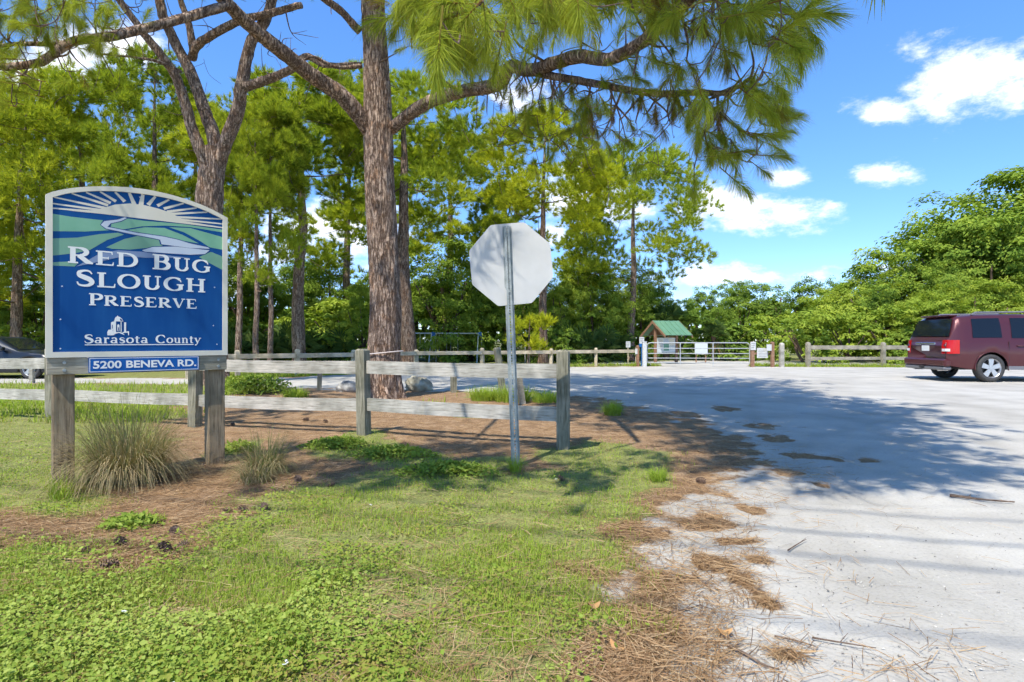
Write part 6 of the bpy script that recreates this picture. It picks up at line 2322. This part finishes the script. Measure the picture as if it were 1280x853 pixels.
# verge along the far fence and gate
n = 16000
t_ = rng.random(n)
xx = rng.uniform(-9, 24, n)
fe = np.array(FAR_EDGE)
yy = np.interp(xx, fe[:, 0], fe[:, 1]) + np.abs(rng.normal(0, .7, n)) + .05
ok = (sand_mask(np.c_[xx, yy]) < .45) & (fbm(xx * .8, yy * .8, 2, 5) > .35)
xx, yy = xx[ok], yy[ok]
m = len(xx)
mb = MB()
L = rng.uniform(.06, .22, m)
az = rng.random(m) * 6.283
b = np.c_[xx, yy, np.zeros(m)]
s = np.c_[np.cos(az), np.sin(az), np.zeros(m)] * .012
V = np.stack([b - s, b + s, b + np.c_[np.sin(az) * L * .4, np.cos(az) * L * .4, L]], 1).reshape(-1, 3)
k = np.arange(m) * 3
mb.add(V, np.stack([k, k + 1, k + 2], -1), np.clip(rng.normal(.6, .25, m), 0, 1))
tag(mb.build('grass', MAT['grass']), 'thin verge grass along the far fences and gate', 'grass', kind='stuff')


def lay_weeds(n, y0, y1, size, k0, k1):
    Pp = fan_points(n, y0, y1, k0, k1)
    tm = turf_mask(Pp) * (sand_mask(Pp) < .4)
    pn = fbm(Pp[:, 0] * 2.3 + 9, Pp[:, 1] * 2.3, 4, 62)
    left = np.clip((0.35 - Pp[:, 0] / Pp[:, 1]) * 1.4, .15, 1)
    keep = (tm + (rng.random(n) - .5) * .6 > .55) & (pn + rng.normal(0, .08, n) > .49) & (rng.random(n) < left * .62)
    Pp, pn = Pp[keep], pn[keep]
    m = len(Pp)
    z = gz(Pp[:, 0], Pp[:, 1]) + rng.random(m) ** 1.3 * .05 * np.clip((pn - .42) * 6, .3, 1.4)
    mb = MB()
    d = rng.normal(0, 1, (m, 3)) * np.array([1, 1, .35]) + np.array([0, 0, .25])
    tint = (fbm(Pp[:, 0] * 1.6, Pp[:, 1] * 1.6, 4, 81) - .5) * 1.5 - (rng.random(m) < .16) * .4
    scatter(mb, leaf_shape(size * .72, size), np.c_[Pp, z], d, np.clip(rng.lognormal(-.1, .35, m), .4, 2.0), tint + rng.normal(.08, .17, m), nrm=rng.normal(0, .42, (m, 3)) + np.array([0, -.1, 1]))
    return mb


g = lay_weeds(380000, 1.25, 8.5, .0165, -1.1, .5)
tag(g.build('lawn_weeds', MAT['weeds']), 'small-leaved weeds spread through the front lawn', 'weeds', kind='stuff')
# small white flowers in the lawn
Pf = fan_points(900, 1.6, 4.8, -.75, .2)
Pf = Pf[(turf_mask(Pf) > .7) & (fbm(Pf[:, 0] * 2, Pf[:, 1] * 2, 2, 90) > .56)][:10]
mb = MB()
for q_ in Pf:
    for e in range(5):
        a = e * 1.2566 + rng.random()
        c = np.array([q_[0], q_[1], .05 + .015 * rng.random()])
        d = np.array([math.cos(a), math.sin(a), .25]) * .011
        s = np.array([-math.sin(a), math.cos(a), 0]) * .005
        mb.add(np.array([c, c + d * .6 + s, c + d, c + d * .6 - s]), np.array([(0, 1, 2, 3)]))
tag(mb.build('lawn_flowers', MAT['flower']), 'tiny white flowers dotted through the lawn', 'flowers', kind='stuff')


def lay_straw(n, y0, y1, k0, k1, L=.145, w=.0020):
    Pp = fan_points(n, y0, y1, k0, k1)
    sm, tm = sand_mask(Pp), turf_mask(Pp)
    nb = fbm(Pp[:, 0] * 3.1, Pp[:, 1] * 3.1, 3, 51)
    edge = np.exp(-np.maximum(sdist(Pp, SAND), 0) / .45)
    prob = np.where(sm < .5, np.where(tm > .55, .10, 1.0), np.where(sm < .97, .22, 0) + .003 + .16 * edge * (nb > .54) + .025 * edge)
    keep = rng.random(n) < prob
    Pp = Pp[keep]
    m = len(Pp)
    az = rng.random(m) * 6.283
    l = L * rng.uniform(.5, 1.2, m)
    d = np.c_[np.cos(az), np.sin(az), rng.normal(0, .06, m)]
    s = np.c_[-np.sin(az), np.cos(az), rng.normal(0, .5, m)] * (w / 2)
    bend = np.c_[-np.sin(az), np.cos(az), np.zeros(m)] * (l * rng.normal(0, .04, m))[:, None]
    c = np.c_[Pp, gz(Pp[:, 0], Pp[:, 1]) + .006 + rng.random(m) ** 2 * .025]
    a, e = c - d * (l / 2)[:, None], c + d * (l / 2)[:, None]
    a[:, 2], e[:, 2] = np.maximum(a[:, 2], c[:, 2] - .012), np.maximum(e[:, 2], c[:, 2] - .012)
    q_ = c + bend
    V = np.stack([a - s, a + s, q_ + s, q_ - s, e + s, e - s], 1).reshape(-1, 3)
    k = np.arange(m) * 6
    t = np.clip(rng.normal(.52, .24, m), 0, 1)
    return MB().add(V, np.concatenate([np.stack([k, k + 1, k + 2, k + 3], -1), np.stack([k + 3, k + 2, k + 4, k + 5], -1)]), np.r_[t, t])


g = lay_straw(185000, 1.3, 13, -1.1, .85)
tag(g.build('pine_straw', MAT['straw']), 'fallen brown pine needles strewn over the ground', 'pine needles', kind='stuff')


# ------------------------------------------------------------------ pine cones, twigs and dead leaves
def cone_mesh(seed):
    r = np.random.default_rng(seed)
    mb = MB()
    tube(mb, [(-.045, 0, .03), (0, 0, .03), (.05, 0, .03)], [.012, .02, .006], 6, cap=True)
    for k in range(54):
        f = k / 54
        a = k * 2.39996
        x = -.045 + .095 * f
        rr = .032 * math.sin(math.pi * min(.2 + f * .85, 1)) + .008
        rad_ = np.array([.25 * (f - .3), math.cos(a), math.sin(a)])
        rad_ /= np.linalg.norm(rad_)
        s = np.cross(rad_, [1, 0, 0]) * .011
        c = np.array([x, 0, .03])
        b0, e = c + rad_ * .01, c + rad_ * rr
        mb.add(np.array([b0 - s * .5, b0 + s * .5, e + s, e - s, e + np.array([.006, 0, 0]) + rad_ * .003]), [np.array([(0, 1, 2, 3)]), np.array([(3, 2, 4)])])
    return mb.mesh('pine_cone', MAT['cone'])


cones = [cone_mesh(s) for s in range(3)]
CONES = [(217, 669, 'alone on the straw below the large bunch grass'), (205, 690, 'nearest to the camera in the straw patch at lower left'), (150, 682, 'at the left of the straw patch'),
         (105, 690, 'farthest left on the straw patch'), (137, 711, 'at the lawn edge below the straw patch'), (230, 684, 'at the right of the straw patch'),
         (283, 641, 'right of the straw patch by the lawn'), (303, 640, 'second right of the straw patch by the lawn'), (330, 637, 'by the lawn below the small bunch grass'),
         (415, 608, 'at the lawn edge left of the weeds'), (372, 603, 'in shade right of the small bunch grass'), (406, 528, 'left behind the lower rail near the middle post'),
         (382, 526, 'left of the other cone behind the lower rail'), (290, 532, 'behind the lower rail right of the sign'), (520, 588, 'in front of the middle fence post weeds'),
         (875, 605, 'on the straw by the drive'), (700, 600, 'near the right fence post')]
for k, (x_, y_, lab) in enumerate(CONES):
    p = gp(x_, y_)
    o = place('pine_cone', cones[k % 3], None, (p[0], p[1], float(gz(p[0], p[1])) + .002), (rng.normal(0, .2), rng.normal(0, .3), rng.random() * 6.28), (rng.uniform(.6, .85),) * 3)
    tag(o, 'dark pine cone ' + lab, 'pine cone', 'fallen pine cones')

TWIGS = [([(1187, 624), (1210, 627), (1235, 630), (1268, 632)], .012, 'dark stick lying on the sand at the right'),
         ([(910, 812), (935, 825), (955, 836), (975, 842)], .006, 'thin forked twig on the sand near the bottom'),
         ([(968, 798), (1000, 805), (1022, 812)], .004, 'thin dark twig above the bottom straw patch on the drive'),
         ([(1015, 800), (1050, 806), (1095, 814)], .004, 'long thin twig lying right of the bottom straw patch'),
         ([(985, 690), (1000, 680), (1008, 676)], .004, 'short twig on the sand right of the long straw patch'),
         ([(865, 718), (880, 732), (893, 743)], .005, 'curved twig on the sand at the lawn edge'),
         ([(835, 768), (855, 766), (875, 760)], .005, 'twig at the ragged edge of the straw')]
for pp, r_, lab in TWIGS:
    P_ = np.array([[*gp(*q_), 0.006] for q_ in pp])
    P_[:, 2] += gz(P_[:, 0], P_[:, 1]) + r_
    mb = tube(MB(), catmull(P_, 4), np.linspace(r_, r_ * .4, len(catmull(P_, 4))), 6, rough=.3)
    a = P_[1]
    tube(mb, [a, a + np.array([.06, .05, .01])], [r_ * .5, r_ * .2], 4)
    tag(mb.build('fallen_twig', MAT['twig']), lab, 'twig', 'twigs on the sand')
MAT['deadleaf'] = plain('dead_leaf', (0.42, 0.20, 0.06), .7, c2=(.50, .30, .12), scale=30)
for x_, y_, lab in [(772, 818, 'orange dead leaf on the straw near the bottom'), (742, 764, 'tan dead leaf at the edge of the lawn'), (905, 798, 'curled dead leaf on the sand')]:
    p = gp(x_, y_)
    a = np.linspace(0, 2 * math.pi, 13)[:-1]
    V = np.c_[.035 * np.cos(a), .016 * np.sin(a), .012 * np.cos(2 * a)]
    o = MB().add(np.vstack([V, [[0, 0, 0]]]), np.array([(k, (k + 1) % 12, 12) for k in range(12)])).build('dead_leaf', MAT['deadleaf'])
    o.location = (p[0], p[1], float(gz(p[0], p[1])) + .025)
    o.rotation_euler = (.1, .15, x_)
    tag(o, lab, 'leaf', 'dead leaves')

# ------------------------------------------------------------------ loose shell and grit on the packed sand
Pp = fan_points(6000, 1.4, 14, -.1, 1.1)
Pp = Pp[sand_mask(Pp) > .6]
m = len(Pp)
oct_ = (np.array([(1, 0, 0), (-1, 0, 0), (0, 1, 0), (0, -1, 0), (0, 0, .6), (0, 0, -.6)], float), [np.array([(0, 2, 4), (2, 1, 4), (1, 3, 4), (3, 0, 4), (2, 0, 5), (1, 2, 5), (3, 1, 5), (0, 3, 5)])], np.full(8, .5))
mb = MB()
scatter(mb, oct_, np.c_[Pp, gz(Pp[:, 0], Pp[:, 1]) + .001], rng.normal(0, .3, (m, 3)) + np.array([0, 0, 1]), np.clip(rng.lognormal(-5.8, .45, m), .0014, .009), rng.normal(0, .2, m))
MAT['grit'] = plain('shell_grit', (.22, .20, .17), .9, c2=(.60, .57, .50), scale=7, lo=.4, hi=.6)
tag(mb.build('loose_grit', MAT['grit']), 'loose shell grit scattered over the packed sand', 'grit', kind='stuff')

# ------------------------------------------------------------------ roadside power line behind the viewpoint (its cables throw thin shadows on the sand)
ul = thing('utility_line', 'overhead cables on two poles behind the viewpoint, throwing thin shadows on the sand', 'power line', (0, -4.5, 0))
off = np.array([SUN_AZ.x, SUN_AZ.y]) / math.tan(SUN_EL)
for (xa, ya, xb, yb), h, r_ in [((971, 636, 1280, 652), 8.2, .012), ((990, 661, 1280, 685), 8.6, .016), ((990, 690, 1280, 717), 9.0, .016), ((877, 762, 1280, 811), 9.6, .014)]:
    a, b = gp(xa, ya) + off * h, gp(xb, yb) + off * h
    d = (b - a) / np.linalg.norm(b - a)
    d = np.array([.968, -.25])
    c = (a + b) / 2
    sx = np.linspace(-24, 24, 25)
    P_ = np.c_[c[0] + d[0] * sx, c[1] + d[1] * sx, h + .0006 * sx * sx] - np.array([0, -4.5, 0])
    tube(MB(), P_, r_, 6).build('cable', MAT['dark'], ul)
for sgn_ in (-1, 1):
    p = np.array([.968, -.25]) * 24 * sgn_ + np.array([-1.2, -2.0 + 4.5])
    tube(MB(), [(p[0], p[1], -.3), (p[0], p[1], 10.6)], [.16, .11], 14).build('pole', MAT['twig'], ul)
